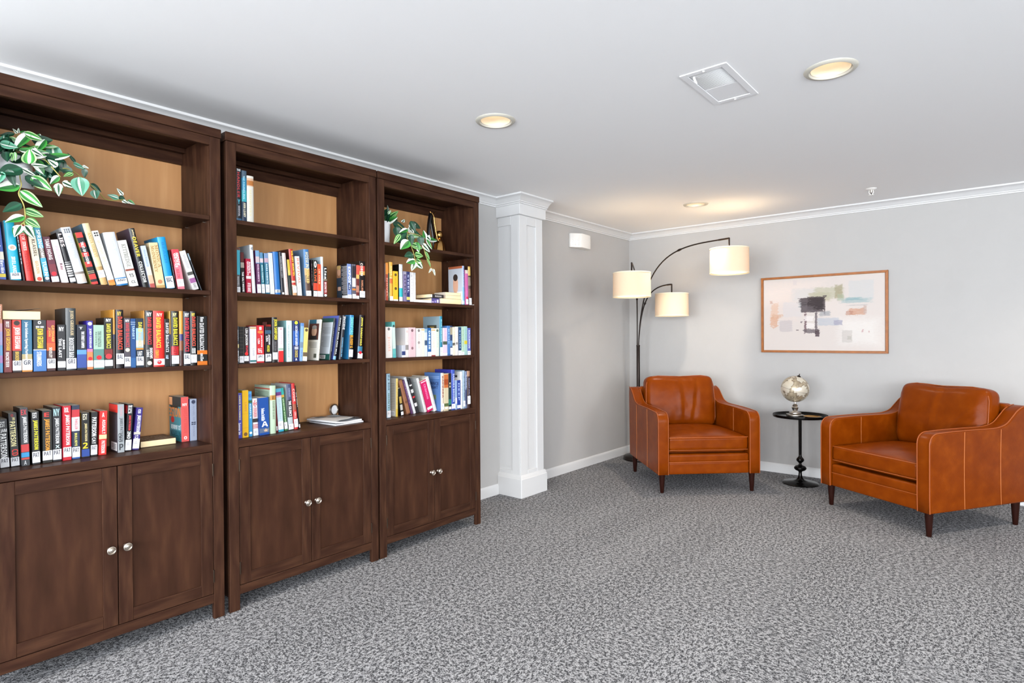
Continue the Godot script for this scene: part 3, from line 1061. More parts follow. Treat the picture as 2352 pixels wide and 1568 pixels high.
func painting() -> ImageTexture:
	var w := 800
	var h := 536
	var im := Image.create(w, h, false, Image.FORMAT_RGB8)
	im.fill(rgb(224, 217, 213))
	var n := FastNoiseLite.new()
	n.seed = 8
	n.frequency = 0.02
	n.fractal_octaves = 4
	# each brush mark: centre, half size (parts of the canvas), colour, strength, raggedness, softness
	var marks := [
		[0.30, 0.12, 0.30, 0.10, "efe2dc", 0.6, 0.5, 0.6], [0.16, 0.35, 0.16, 0.30, "f0dfd6", 0.5, 0.4, 0.7], [0.8, 0.75, 0.2, 0.22, "ecebe8", 0.8, 0.3, 0.5],
		[0.26, 0.43, 0.09, 0.11, "dcd8d9", 0.9, 0.25, 0.12], [0.37, 0.23, 0.13, 0.10, "d4d4d4", 0.75, 0.35, 0.35], [0.49, 0.27, 0.10, 0.065, "beb8a0", 0.9, 0.4, 0.2],
		[0.56, 0.22, 0.13, 0.085, "bcbca4", 0.8, 0.5, 0.25], [0.645, 0.21, 0.035, 0.10, "a8a184", 0.85, 0.5, 0.3], [0.66, 0.29, 0.03, 0.05, "a9b59c", 0.7, 0.4, 0.3],
		[0.82, 0.20, 0.10, 0.13, "d3d6d7", 0.85, 0.15, 0.1], [0.78, 0.34, 0.13, 0.035, "a9c0c4", 0.9, 0.5, 0.4], [0.76, 0.315, 0.07, 0.022, "8fb2b8", 0.8, 0.5, 0.4],
		[0.79, 0.485, 0.065, 0.045, "cf9f86", 0.9, 0.7, 0.15], [0.73, 0.50, 0.03, 0.03, "b98672", 0.7, 0.9, 0.2], [0.85, 0.46, 0.012, 0.06, "c7b0a8", 0.8, 0.5, 0.1],
		[0.10, 0.45, 0.035, 0.12, "e6c4ae", 0.9, 0.9, 0.12], [0.095, 0.60, 0.035, 0.08, "dcae92", 0.9, 1.0, 0.12], [0.12, 0.52, 0.05, 0.03, "d9b096", 0.7, 1.0, 0.2], [0.07, 0.32, 0.012, 0.02, "c9a99c", 0.8, 0.9, 0.2],
		[0.20, 0.66, 0.06, 0.085, "c9c2c5", 0.85, 0.3, 0.15], [0.35, 0.36, 0.04, 0.05, "9aa0a4", 0.85, 0.6, 0.3],
		[0.425, 0.375, 0.095, 0.10, "4a4146", 1.0, 0.25, 0.06], [0.46, 0.36, 0.075, 0.085, "33292d", 1.0, 0.25, 0.1], [0.39, 0.43, 0.06, 0.05, "6d666b", 0.8, 0.6, 0.25], [0.36, 0.31, 0.05, 0.03, "5c5458", 0.9, 1.0, 0.2], [0.45, 0.275, 0.05, 0.012, "453c40", 0.9, 1.2, 0.15],
		[0.53, 0.40, 0.006, 0.11, "5b5356", 0.9, 0.6, 0.1], [0.53, 0.265, 0.02, 0.01, "4a4246", 0.9, 1.0, 0.2], [0.37, 0.62, 0.010, 0.14, "6a5058", 0.9, 1.2, 0.1], [0.46, 0.60, 0.010, 0.16, "63595f", 0.9, 1.0, 0.1],
		[0.40, 0.56, 0.04, 0.035, "f0eceb", 1.0, 0.7, 0.1], [0.41, 0.66, 0.035, 0.035, "efebea", 1.0, 0.5, 0.1], [0.42, 0.735, 0.065, 0.028, "6d6469", 0.95, 0.9, 0.12], [0.47, 0.765, 0.018, 0.045, "493a42", 0.95, 0.6, 0.1], [0.30, 0.72, 0.012, 0.006, "4a3d44", 0.9, 0.6, 0.1], [0.335, 0.61, 0.010, 0.010, "6d5e66", 0.8, 1.2, 0.1],
		[0.53, 0.50, 0.05, 0.035, "9fa3aa", 0.8, 0.7, 0.25], [0.56, 0.61, 0.095, 0.055, "c0c6d0", 0.9, 0.35, 0.15], [0.64, 0.625, 0.035, 0.035, "a5a5ba", 0.85, 0.4, 0.1],
		[0.71, 0.81, 0.042, 0.085, "cfcbc7", 0.9, 0.2, 0.12], [0.73, 0.83, 0.02, 0.03, "b9b5ad", 0.7, 0.5, 0.4], [0.83, 0.74, 0.008, 0.022, "c49aa0", 0.8, 1.2, 0.2], [0.88, 0.75, 0.006, 0.01, "cfaeb0", 0.8, 1.0, 0.2], [0.28, 0.06, 0.02, 0.04, "d8d0d2", 0.6, 0.4, 0.4], [0.79, 0.40, 0.09, 0.008, "b7b7b9", 0.6, 0.7, 0.3]]
	for k in marks.size():
		var m: Array = marks[k]
		var c := Color.html(m[4])
		var x0 := int(maxf(0.0, (m[0] - m[2] * 1.4) * w))
		var x1 := int(minf(w - 1.0, (m[0] + m[2] * 1.4) * w))
		var y0 := int(maxf(0.0, (m[1] - m[3] * 1.4) * h))
		var y1 := int(minf(h - 1.0, (m[1] + m[3] * 1.4) * h))
		for y in range(y0, y1 + 1):
			for x in range(x0, x1 + 1):
				var u := absf((x / float(w) - m[0]) / m[2])
				var v := absf((y / float(h) - m[1]) / m[3])
				var d: float = maxf(u, v) + n.get_noise_2d(x * 1.5 + k * 77.0, y * 4.0) * 0.55 * m[6] + n.get_noise_2d(x * 6.0, y * 6.0 + k * 31.0) * 0.2 * m[6]
				var s: float = clampf((1.0 - d) / m[7], 0.0, 1.0) * m[5] * (0.85 + 0.3 * n.get_noise_2d(x * 0.8, y * 9.0))
				if s > 0.004:
					im.set_pixel(x, y, im.get_pixel(x, y).lerp(c, clampf(s, 0.0, 1.0)))
	return ImageTexture.create_from_image(im)


const LAMPS := [[Vector3(0.678, 1.654, 1.194), 1.835, Vector3(-0.007, 0, 0.004), 9, 0.102, 0.9, -0.06, 0.2], [Vector3(0.621, 1.525, 0.311), 1.719, Vector3(0.007, 0, 0.004), 11, 0.108, 0.8, 0.08, 0.35], [Vector3(1.296, 1.847, 0.672), 2.035, Vector3(0.001, 0, -0.008), 17, 0.105, 1.1, 0.05, 0.55]]


# each book: group, label, x of the spine, z of its lower corner, shelf height, thickness, height, depth, lean, kind, colours of spine and boards, spine print, board print
const BOOKS := [
	["12", "blue paperback with yellow band and white lettering, second shelf, bookcase away from column", 0.356, 5.1406, 1.438, 0.0199, 0.2335, 0.135, 4.33, "t", "1d4fb0", "1d4fb0", "b 0 .04 1d4fb0;b .04 .09 e8cf2e;b .30 .42 f0ead8;t .10 .29 .15 .75 ffffff Mary Alice;t .5 .72 .3 .7 ffffff Novel;b .93 .96 e8cf2e", ""],
	["12", "bright cyan hardcover with round dog photograph, second shelf, bookcase away from column", 0.356, 5.1084, 1.438, 0.0292, 0.2104, 0.155, 5.12, "h", "17b4d4", "dfe9ec", "t .12 .40 .35 .7 ffffff IRELAND;e .50 .60 f4f2ec;h .52 .58 .3 .7 a8703a @;s .02 .13 ADR", ""],
	["12", "narrow black book with pale tiny capitals, second shelf, bookcase away from column", 0.356, 5.0749, 1.438, 0.0058, 0.1994, 0.135, 6.18, "t", "1a1c22", "1a1c22", "t .3 .8 .3 .7 c8ccd4 SECRETS", ""],
	["12", "bright red hardcover beside a narrow black book, second shelf, bookcase away from column", 0.356, 5.0652, 1.438, 0.0219, 0.1998, 0.155, 6.95, "h", "e03028", "e03028", "T .55 .95 .3 .7 f4e8dc BEST OF TIMES;T .18 .50 .3 .7 a01818 VINCENZI", ""],
	["12", "cream paperback with brown capitals and red dot, second shelf, bookcase away from column", 0.356, 5.0375, 1.438, 0.0209, 0.1661, 0.108, 7.29, "p", "e8dcc4", "e8dcc4", "t .55 .92 .25 .7 4a3828 KLASSEL;t .18 .45 .3 .7 d08850 GOLDEN;o .06 d04838", ""],
	["12", "teal paperback with chunky white lettering, second shelf, bookcase away from column", 0.356, 5.0122, 1.438, 0.0169, 0.2002, 0.135, 8.6, "t", "49aac6", "49aac6", "b .44 .62 6a5a50;b 0 .10 24384e;t .12 .38 .2 .8 ffffff TURN;t .63 .95 .2 .8 ffffff SPRING;t .44 .62 .25 .75 ffffff HOME;o .07 f4f4f4", ""],
	["12", "maroon paperback with white lettering and red dot, second shelf, bookcase away from column", 0.356, 4.9913, 1.438, 0.0227, 0.1681, 0.108, 9.64, "p", "5c1a30", "5c1a30", "t .50 .95 .25 .75 f0e4e4 TAMI HOAG;b .22 .40 7a2434;o .19 e02030;s .01 .13", ""],
	["12", "pale pink paperback with faint title, second shelf, bookcase away from column", 0.356, 4.9621, 1.438, 0.0224, 0.1608, 0.108, 11.62, "p", "e6dcdf", "e6dcdf", "t .35 .85 .3 .7 c8a8b4 PROMISES;t .30 .45 .3 .7 903048 Ray", ""],
	["12", "black hardcover with zebra striped lower spine, second shelf, bookcase away from column", 0.356, 4.935, 1.438, 0.0183, 0.1917, 0.155, 12.91, "h", "151416", "151416", "t .72 .97 .2 .8 f0dcdc LIES;b .14 .17 f0f0f0;b .19 .21 f0f0f0;b .23 .26 f0f0f0;b .28 .30 e8e8e8;b .32 .345 f0f0f0;b .37 .385 e8e8e8;b .41 .42 dddddd;s .03 .11", ""],
	["12", "pale blue-white tall hardcover with handwritten label, second shelf, bookcase away from column", 0.356, 4.9119, 1.438, 0.0307, 0.2132, 0.155, 14.05, "h", "dfe4ea", "dfe4ea", "t .45 .85 .3 .65 a8b0c0 AFTER THE STORM;h .90 .97 .2 .8 50545c III;b .17 .21 8c8078;b .02 .17 e4d6cc", ""],
	["12", "black paperback checked with red squares, second shelf, bookcase away from column", 0.356, 4.8681, 1.438, 0.0222, 0.2002, 0.108, 14.94, "p", "151416", "a8a050", "b .90 1 d83a32;b .72 .80 d83a32;b .54 .62 d83a32;b .34 .44 d83a32;b .10 .20 d83a32;b 0 .05 d83a32;t .40 .82 .3 .7 ffffff TALES OF ILLUSION;b .22 .23 c8b890;b .25 .26 c8b890", ""],
	["12", "cream and gold hardcover with blue-grey boards, second shelf, bookcase away from column", 0.356, 4.8363, 1.438, 0.0222, 0.2393, 0.155, 14.69, "h", "ecd9a8", "54788c", "T .45 .85 .25 .7 b08c4c ANITA SHREVE;b .14 .30 c8a068;s .12 .24;b 0 .12 d8b070", ""],
	["12", "white paperback with orange foot and skull, second shelf, bookcase away from column", 0.356, 4.8095, 1.438, 0.0217, 0.2147, 0.135, 15.53, "t", "eceae4", "eceae4", "h .90 .97 .2 .8 303030 ==;t .35 .82 .3 .7 d8b8a0 BONE BED;b 0 .10 e88838;b .0 .05 f0a048", ""],
	["12", "white hardcover with blue foot, second shelf, bookcase away from column", 0.356, 4.7846, 1.438, 0.0401, 0.2108, 0.155, 12.32, "h", "e4e8ee", "e4e8ee", "T .55 .92 .25 .75 b8c4d8 Mary Kay;t .25 .5 .3 .7 c8ccd4 Andrews;b 0 .15 1a80c8;s .03 .13 AND", ""],
	["12", "ivory paperback with brown band and inked label, second shelf, bookcase away from column", 0.356, 4.7391, 1.438, 0.0315, 0.185, 0.108, 13.33, "p", "e4e2dc", "e4e2dc", "T .42 .92 .25 .7 808078 KITTREDGE;b .34 .38 8c3c28;h .20 .28 .25 .75 505050 15;h .07 .13 .3 .8 606060 CL", ""],
	["12", "black hardcover with yellow capitals above white title, second shelf, bookcase away from column", 0.356, 4.6914, 1.438, 0.0207, 0.2396, 0.155, 12.08, "h", "18171a", "44384a", "t .52 .85 .2 .8 e8c43c DEAVER;t .85 .98 .3 .7 d8c8a0 Jeffery;t .08 .44 .2 .75 f0f0f0 COLLECTOR", ""],
	["12", "slim paperback fading from pale blue to peach, second shelf, bookcase away from column", 0.356, 4.6649, 1.438, 0.0183, 0.1723, 0.108, 11.69, "p", "c8d4ec", "c8d4ec", "b 0 .10 c05850;b .10 .30 e8b898;b .30 .5 ecd8c8;t .5 .9 .3 .7 8c9cc0 Nora Roberts", ""],
	["12", "sand coloured paperback with brown serif author name, second shelf, bookcase away from column", 0.356, 4.6416, 1.438, 0.0328, 0.1879, 0.135, 8.61, "t", "e6d2a2", "d8c49c", "T .45 .95 .08 .42 a07840 MONICA;T .35 .93 .55 .9 a07840 McINERNEY;b 0 .06 c8a060;o .14 b87850", ""],
	["12", "vivid blue hardcover with plain white label, second shelf, bookcase away from column", 0.356, 4.603, 1.438, 0.0308, 0.2157, 0.155, 9.36, "h", "0a9cd8", "0a9cd8", "t .5 .9 .35 .65 0878b0 BEACH;s .01 .24 MAC", ""],
	["12", "very narrow black paperback, second shelf, bookcase away from column", 0.356, 4.5681, 1.438, 0.0037, 0.1662, 0.108, 9.78, "p", "16161a", "16161a", "t .3 .8 .3 .7 989aa4 SHORT STORIES", ""],
	["12", "pink-red paperback with white capitals, second shelf, bookcase away from column", 0.356, 4.5602, 1.438, 0.0274, 0.1692, 0.108, 8.17, "p", "e04050", "e04050", "b 0 .62 e88090;t .60 .92 .15 .5 ffffff ANDREW;t .55 .90 .5 .85 ffffff GROSS;t .28 .5 .4 .8 d82838 BLUE ZONE;s .07 .25", ""],
	["12", "silver-white hardcover beside a thin black one, second shelf, bookcase away from column", 0.356, 4.499, 1.438, 0.0246, 0.1712, 0.135, 18.72, "t", "dcdad8", "dcdad8", "t .55 .9 .3 .7 b0aeb0 SHADOW;b .38 .46 50504c;b .18 .30 a06098;t .05 .16 .3 .7 787878 DAY", ""],
	["12", "thin black leaning book with grey-blue head, second shelf, bookcase away from column", 0.356, 4.4664, 1.438, 0.0062, 0.1666, 0.155, 19.44, "h", "2a2e34", "101012", "b .82 1 8498a4", ""],
	["13", "pastel paperback shading orange, pink and blue, third shelf, bookcase away from column", 0.356, 5.1525, 1.113, 0.0196, 0.2396, 0.135, 0, "t", "e89a72", "e89a72", "b 0 .14 58a8dc;b .14 .25 b888c8;b .25 .4 68a8dc;b .4 .6 b0a8d8;b .6 .72 e0a8b8;t .80 .97 .25 .75 f4e4d8 RANSOM", ""],
	["13", "dark red paperback with gold author name, third shelf, bookcase away from column", 0.356, 5.131, 1.113, 0.0225, 0.1848, 0.108, 0, "p", "7c1a20", "7c1a20", "t .42 .84 .2 .8 e8b430 JOHN GRISHAM;t .10 .38 .35 .75 f4eee8 RACKETEER;t .86 .97 .3 .7 f4eee8 BEST", ""],
	["13", "scarlet paperback with label marked GRI, third shelf, bookcase away from column", 0.356, 5.1072, 1.113, 0.0257, 0.1853, 0.108, 0, "p", "e0382c", "e0382c", "t .45 .86 .15 .85 fbeee8 JOHN GRISHAM;b 0 .41 2c1a18;t .22 .39 .3 .7 d8b040 BROKER;s .03 .22 GRI;o .94 30201c", ""],
	["13", "blue paperback with orange foot and label GR, third shelf, bookcase away from column", 0.356, 5.0805, 1.113, 0.0291, 0.1858, 0.108, 0, "p", "2a6a8c", "2a6a8c", "b 0 .18 e09038;b .18 .34 b8a878;T .24 .96 .4 .75 f4f6f8 John Grisham Sparring Partners;s .03 .24 GR", ""],
	["13", "half black, half blue paperback with white rule, third shelf, bookcase away from column", 0.356, 5.0484, 1.113, 0.0382, 0.1864, 0.108, 0, "p", "1e1e22", "1e1e22", "b 0 .41 3a74b8;b .41 .425 e8e8e8;t .45 .84 .25 .8 e8cc28 JOHN GRISHAM;t .10 .38 .4 .75 f4f4f4 STRANGERS;h .92 .98 .35 .6 f4f4f4 o;h .85 .88 .2 .8 f4f4f4 ==", ""],
	["13", "sunset red and orange paperback with GRI label, third shelf, bookcase away from column", 0.356, 5.0091, 1.113, 0.0256, 0.1859, 0.108, 0, "p", "c0321e", "c0321e", "b 0 .40 401c18;b .40 .55 e85a20;b .8 1 882030;t .58 .90 .12 .45 e8a048 GRISHAM;t .68 .86 .55 .85 e8a048 JOHN;t .26 .46 .4 .75 f4e0d0 SOOLEY;s .05 .24 GRI", ""],
	["13", "black paperback beside the tall charcoal hardcover, third shelf, bookcase away from column", 0.356, 4.9778, 1.113, 0.0245, 0.1701, 0.108, 0, "p", "1c1b1e", "1c1b1e", "h .86 .95 .2 .8 e8e8e8 NY;t .28 .70 .5 .85 f0f0f0 THE LAST;t .46 .68 .1 .4 f0f0f0 JUROR;s .06 .20", ""],
	["13", "tall charcoal hardcover with tan author name, third shelf, bookcase away from column", 0.356, 4.9515, 1.113, 0.0316, 0.2329, 0.155, 0, "h", "3c4043", "3c4043", "T .56 .96 .25 .65 c8b48c JOHN GRISHAM;T .20 .52 .25 .7 eef0f0 ROOSTER BAR;s .02 .19 GRI", ""],
	["13", "black paperback with blue figure at the foot, third shelf, bookcase away from column", 0.356, 4.9177, 1.113, 0.0306, 0.1709, 0.108, 0, "p", "15162a", "15162a", "t .48 .85 .25 .55 f0f0f4 THE STREET LAWYER;b .04 .34 2c4c9c;b .34 .44 5c98d8;h .90 .95 .2 .6 e0e0e8 T", ""],
	["13", "violet paperback with orange foot and red dot, third shelf, bookcase away from column", 0.356, 4.8861, 1.113, 0.0197, 0.1862, 0.108, 0, "p", "2c2090", "2c2090", "b 0 .42 e08850;b .36 .42 c878a0;T .44 .84 .25 .7 f0f0f8 JOHN GRISHAM;o .94 f4f4f8;o .22 e01828;s .05 .18", ""],
	["13", "pale green paperback with dark serif title and red dot, third shelf, bookcase away from column", 0.356, 4.8649, 1.113, 0.035, 0.1704, 0.108, 0, "p", "a8c8b4", "14161a", "b .0 .45 588c84;T .50 .86 .3 .6 30443c THE PARTNER;t .52 .84 .7 .82 50645c NOVEL;o .26 e01828;s .03 .20", ""],
	["13", "black paperback with yellow capitals and large red dot, third shelf, bookcase away from column", 0.356, 4.8291, 1.113, 0.0281, 0.1991, 0.108, 0, "p", "17171a", "17171a", "t .40 .88 .25 .75 e4d43c DAVID BALDACCI;h .92 .98 .2 .8 f0f0f0 NY;b .27 .38 7c2420;e .19 .29 e83038;s .05 .17", ""],
	["13", "narrow gold hardcover beside black and red paperback, third shelf, bookcase away from column", 0.356, 4.7998, 1.113, 0.0079, 0.2315, 0.155, 0, "h", "c88c34", "c88c34", "b 0 .5 3a2c28;b .5 .58 2c3050", ""],
	["13", "black hardcover with orange-red author name, third shelf, bookcase away from column", 0.356, 4.7904, 1.113, 0.0275, 0.2318, 0.155, 0, "h", "17151a", "17151a", "t .32 .88 .2 .75 e84830 DAVID BALDACCI;h .90 .97 .2 .7 d8b850 NY;s .07 .25 BAL", ""],
	["13", "grey-purple paperback with faded red name, third shelf, bookcase away from column", 0.356, 4.7616, 1.113, 0.0222, 0.1994, 0.108, 0, "p", "504a54", "504a54", "t .42 .90 .2 .75 c83840 DAVID BALDACCI;h .92 .97 .2 .8 f0f0f0 NY;o .36 e0d8b0;s .03 .22 BAL", ""],
	["13", "blue paperback with white rules, third shelf, bookcase away from column", 0.356, 4.7387, 1.113, 0.0178, 0.1977, 0.108, 0, "p", "1a4a86", "1a4a86", "b .92 .93 c8d8e8;b .88 .89 c8d8e8;t .58 .86 .25 .7 a8c0dc TARGET;b 0 .2 28609c", ""],
	["13", "paperback with pale sky picture under yellow name, third shelf, bookcase away from column", 0.356, 4.7199, 1.113, 0.027, 0.1992, 0.108, 0, "p", "1c2838", "1c2838", "b .40 .80 9cc4dc;b .42 .55 d8dccc;b .36 .40 c88c38;t .72 .92 .2 .7 e4d43c DAVID;t .42 .70 .3 .7 c8b070 BALDACCI;s .04 .22 BAL;h .24 .33 .2 .8 f0f0f0 LAST", ""],
	["13", "thin gold hardcover beside the charcoal one, third shelf, bookcase away from column", 0.356, 4.6923, 1.113, 0.0047, 0.2315, 0.155, 0, "h", "b88038", "b88038", "b 0 .4 30282a", ""],
	["13", "charcoal hardcover with red name and white title, third shelf, bookcase away from column", 0.356, 4.6864, 1.113, 0.0287, 0.2317, 0.155, 0, "h", "2a2729", "2a2729", "t .40 .88 .22 .7 d82c34 DAVID BALDACCI;t .15 .34 .10 .45 f0f0f0 SHADOWS;t .18 .30 .55 .85 f0f0f0 LONG;h .90 .97 .2 .8 f0f0f0 NY;o .07 d8d4c0", ""],
	["13", "bright red hardcover with yellow name, third shelf, bookcase away from column", 0.356, 4.6561, 1.113, 0.0415, 0.2315, 0.155, 0, "h", "e42c22", "16181a", "t .34 .88 .35 .75 f4cc38 DAVID BALDACCI;h .90 .96 .3 .8 f4d8c0 NY;t .16 .30 .55 .85 e8a030 SIMPLE;s .03 .14;o .08 e01820", ""],
	["13", "black paperback with white serif author name, third shelf, bookcase away from column", 0.356, 4.6138, 1.113, 0.0171, 0.199, 0.108, 0, "p", "16161c", "16161c", "T .30 .92 .15 .75 f0f2f8 DAVID BALDACCI;h .16 .24 .2 .8 b8d0e8 ALL", ""],
	["13", "slender gold and navy hardcover, third shelf, bookcase away from column", 0.356, 4.5956, 1.113, 0.0063, 0.2321, 0.155, 0, "h", "b88a3a", "b88a3a", "b 0 .45 3a2e34;b .45 .58 2a2c58", ""],
	["13", "black hardcover with yellow name above red block, third shelf, bookcase away from column", 0.356, 4.5881, 1.113, 0.0292, 0.2324, 0.155, 0, "h", "17171a", "17171a", "t .38 .88 .2 .75 e8d828 DAVID BALDACCI;h .90 .97 .2 .7 e8e0a0 NY;b .20 .36 d82830;t .21 .35 .3 .7 801018 HIT;s .04 .19", ""],
	["13", "rounded amber hardcover with blue band, third shelf, bookcase away from column", 0.356, 4.5563, 1.113, 0.0151, 0.2333, 0.155, 0, "h", "d8983c", "d8983c", "b .0 .28 4a2c28;b .28 .46 8c5434;b .46 .58 3c3c78", ""],
	["13", "black hardcover with crimson name and pale streaks, third shelf, bookcase away from column", 0.356, 4.5399, 1.113, 0.0265, 0.2326, 0.155, 0, "h", "1c1c28", "1c1c28", "t .26 .88 .2 .8 d83040 DAVID BALDACCI;h .90 .97 .2 .8 f0f0f0 NY;s .03 .22 BAL", ""],
	["13", "black hardcover with orange name and high label, third shelf, bookcase away from column", 0.356, 4.5121, 1.113, 0.0251, 0.2335, 0.155, 0, "h", "18171c", "18171c", "t .36 .90 .2 .75 e04c34 DAVID BALDACCI;h .91 .97 .2 .7 e8c850 NY;h .22 .32 .2 .8 d8d8d8 OUR;s .05 .20", ""],
	["13", "black paperback with orange flames and white name, third shelf, bookcase away from column", 0.356, 4.4848, 1.113, 0.042, 0.2137, 0.108, 0, "p", "17161a", "17161a", "T .30 .86 .35 .75 f0f0f0 DAVID BALDACCI;t .88 .98 .35 .7 e0e0e0 New;b .22 .30 e07820;b 0 .08 e07820;T .08 .24 .4 .7 f0f0f0 mile", ""],
	["14", "black paperback with white name at row end on cabinet top, bookcase away from column", 0.298, 5.1345, 0.768, 0.0256, 0.175, 0.108, 1.83, "p", "151416", "151416", "t .20 .70 .2 .85 f4f4f4 PATTERSON;h .84 .95 .2 .7 e0e0e0 EST;h .72 .80 .2 .9 e0e0e0 JAM;s .01 .20 PAT", ""],
	["14", "black paperback with cream name and red letters on cabinet top, bookcase away from column", 0.296, 5.1047, 0.768, 0.0247, 0.1948, 0.108, 2.18, "p", "1a1816", "1a1816", "t .38 .84 .25 .85 f0e4a8 PATTERSON;t .86 .92 .25 .6 e0d498 JAMES;h .93 .98 .3 .6 a02020 o;t .20 .32 .1 .8 e03830 CD;s .01 .17 PAT", ""],
	["14", "grey paperback with red and blue blocks at foot on cabinet top, bookcase away from column", 0.314, 5.0778, 0.768, 0.0238, 0.2118, 0.108, 1.24, "p", "3a3c40", "3a3c40", "t .40 .85 .2 .75 f0f0f0 JAMES PATTERSON;h .88 .97 .15 .8 c83840 EX;b .24 .37 d8383c;b .15 .23 38a0dc;b .11 .14 d84840;h .02 .09 .3 .6 b8bcc0 A", ""],
	["14", "black paperback with yellow name and large label on cabinet top, bookcase away from column", 0.31, 5.0465, 0.768, 0.0235, 0.1944, 0.108, 0.83, "p", "17181a", "17181a", "t .28 .84 .2 .8 e8e020 JAMES PATTERSON;h .88 .98 .2 .7 f0f0f0 EST;s .03 .24 PAT", ""],
	["14", "black paperback with orange name on cabinet top, bookcase away from column", 0.308, 5.0161, 0.768, 0.0295, 0.1952, 0.108, 0, "p", "1c1714", "1c1714", "t .24 .84 .25 .8 e89828 JAMES PATTERSON;h .88 .96 .2 .7 c83028 E;s .05 .23 PAT", ""],
	["14", "black hardcover with silver-white name on cabinet top, bookcase away from column", 0.302, 4.9846, 0.768, 0.0275, 0.204, 0.135, 0, "t", "1b1b1e", "1b1b1e", "t .33 .80 .25 .75 e4e8ea JAMES PATTERSON;h .84 .97 .15 .8 a8d0d8 NY;h .24 .30 .3 .8 c0d8d8 X;s .03 .22 PAT", ""],
	["14", "crimson hardcover with white name on cabinet top, bookcase away from column", 0.311, 4.9542, 0.768, 0.0259, 0.2071, 0.135, 0, "t", "c81c2c", "c81c2c", "t .28 .84 .2 .75 f4f0f0 JAMES PATTERSON;h .88 .97 .2 .7 f0e0e0 ROL;s .06 .24 PAT", ""],
	["14", "navy paperback with white flash and red tip on cabinet top, bookcase away from column", 0.306, 4.9257, 0.768, 0.0261, 0.2062, 0.135, 0, "t", "26304a", "26304a", "b .78 .92 c83038;b .52 .78 e4e8ee;t .55 .75 .3 .6 c83040 THRILLER;t .24 .48 .35 .65 e0d868 BULLSEYE;s .03 .22 PAT;b 0 .03 2c5aa0", ""],
	["14", "black paperback with golden numeral 2 on cabinet top, bookcase away from column", 0.302, 4.8942, 0.768, 0.0271, 0.1746, 0.108, 0, "p", "19181b", "e8a020", "t .36 .76 .3 .65 d8c890 JAMES PATTERSON;h .84 .97 .2 .7 e8e0c0 EST;h .20 .33 .15 .75 e8c428 2;b .02 .18 2c4c9c", ""],
	["14", "black and white paperback with small PAT label on cabinet top, bookcase away from column", 0.298, 4.8639, 0.768, 0.0219, 0.1732, 0.108, -1.15, "p", "1f1f20", "1f1f20", "t .45 .88 .2 .85 f4f4f4 PATTERSON;t .28 .42 .3 .8 e8e8e8 CAT;s .03 .25 PAT", ""],
	["14", "red paperback with gilt oval and white title on cabinet top, bookcase away from column", 0.298, 4.8369, 0.768, 0.0261, 0.1743, 0.108, -1.77, "p", "dc2c28", "dc2c28", "t .48 .80 .25 .65 f8ece8 ASSAULT;t .04 .32 .25 .7 f8ece8 PATTERSON;b .36 .46 e0d0a0;h .86 .96 .3 .6 f8ece8 A", ""],
	["14", "silver-grey paperback with dark cover and barcode on cabinet top, bookcase away from column", 0.298, 4.771, 0.768, 0.0235, 0.1954, 0.108, 0, "p", "a8aeb2", "45424a", "t .22 .72 .2 .75 3a3e44 JAMES PATTERSON;t .75 .95 .3 .6 c09098 NOVEL;t .22 .40 .5 .9 303438 CRO;h .05 .18 .2 .8 303438 P", "R .0 .98 .83 .99 d83830;L .05 .9 .25 .78 5c5a62 18;R .12 .75 .03 .20 f0f0f0;L .18 .68 .05 .17 505058 4"],
	["14", "black paperback with red name beside purple one on cabinet top, bookcase away from column", 0.291, 4.7446, 0.768, 0.0223, 0.1928, 0.108, -3.24, "p", "1b1b1d", "141416", "t .44 .76 .3 .7 e03a40 JAMES PATTERSON;h .80 .97 .2 .8 f0f0f0 EST;t .26 .42 .25 .75 e8e8e8 2ND;s .02 .24", "R .0 .95 .8 .97 d02830"],
	["14", "purple paperback with white name and label on cabinet top, bookcase away from column", 0.286, 4.7169, 0.768, 0.0245, 0.1741, 0.108, -5.81, "p", "3a2a80", "3a2a80", "t .42 .82 .2 .8 f0f0f8 JAMES PATTERSON;h .86 .96 .3 .7 e8e8f0 GO;b .36 .42 d0ccc0;t .26 .35 .3 .8 e8e8f0 12;s .03 .26", ""],
	["14", "coral spined book with teal cover, standing upside down on cabinet top, bookcase away from column", 0.238, 4.508, 0.768, 0.0322, 0.1995, 0.135, 0.64, "t", "e8605c", "3f9aac", "h .80 .86 .2 .8 f8e8e4 NY;t .2 .76 .2 .8 c84844 JAMES PATTERSON;h .05 .12 .3 .7 f4d8d4 o", "R .0 1 .78 1 1d2c34;R .72 .98 .80 .98 e8a878;R .25 .9 .74 .80 1a2428;U .04 .96 .54 .75 e88838 NOISE;e .58 .86 .40 .54 c81c28;U .04 .86 .26 .38 dcecf0 J.D. BARKER;U .02 .9 .11 .23 124a58 PATTERSON"],
	["14", "pale grey paperback with navy edge at row end on cabinet top, bookcase away from column", 0.238, 4.4721, 0.768, 0.0293, 0.1882, 0.108, 0, "p", "a4aec4", "22308c", "t .1 .9 .35 .6 7c8498 A NOVEL OF SUSPENSE;h .38 .45 .2 .8 303850 ==;o .93 303850", ""],
	["21", "black hardcover with red capitals at the shelf end on top shelf, middle bookcase", 0.356, 4.3117, 1.765, 0.0283, 0.2431, 0.155, 0, "h", "1b1c24", "9aa0ac", "t .45 .93 .35 .75 c03a3c HANDLER;h .95 .99 .2 .8 f0f0f0 THE;h .33 .42 .3 .7 58c0d8 Y;t .10 .30 .35 .6 d8d8e0 SANDOVAL;b .02 .06 3c6c90", ""],
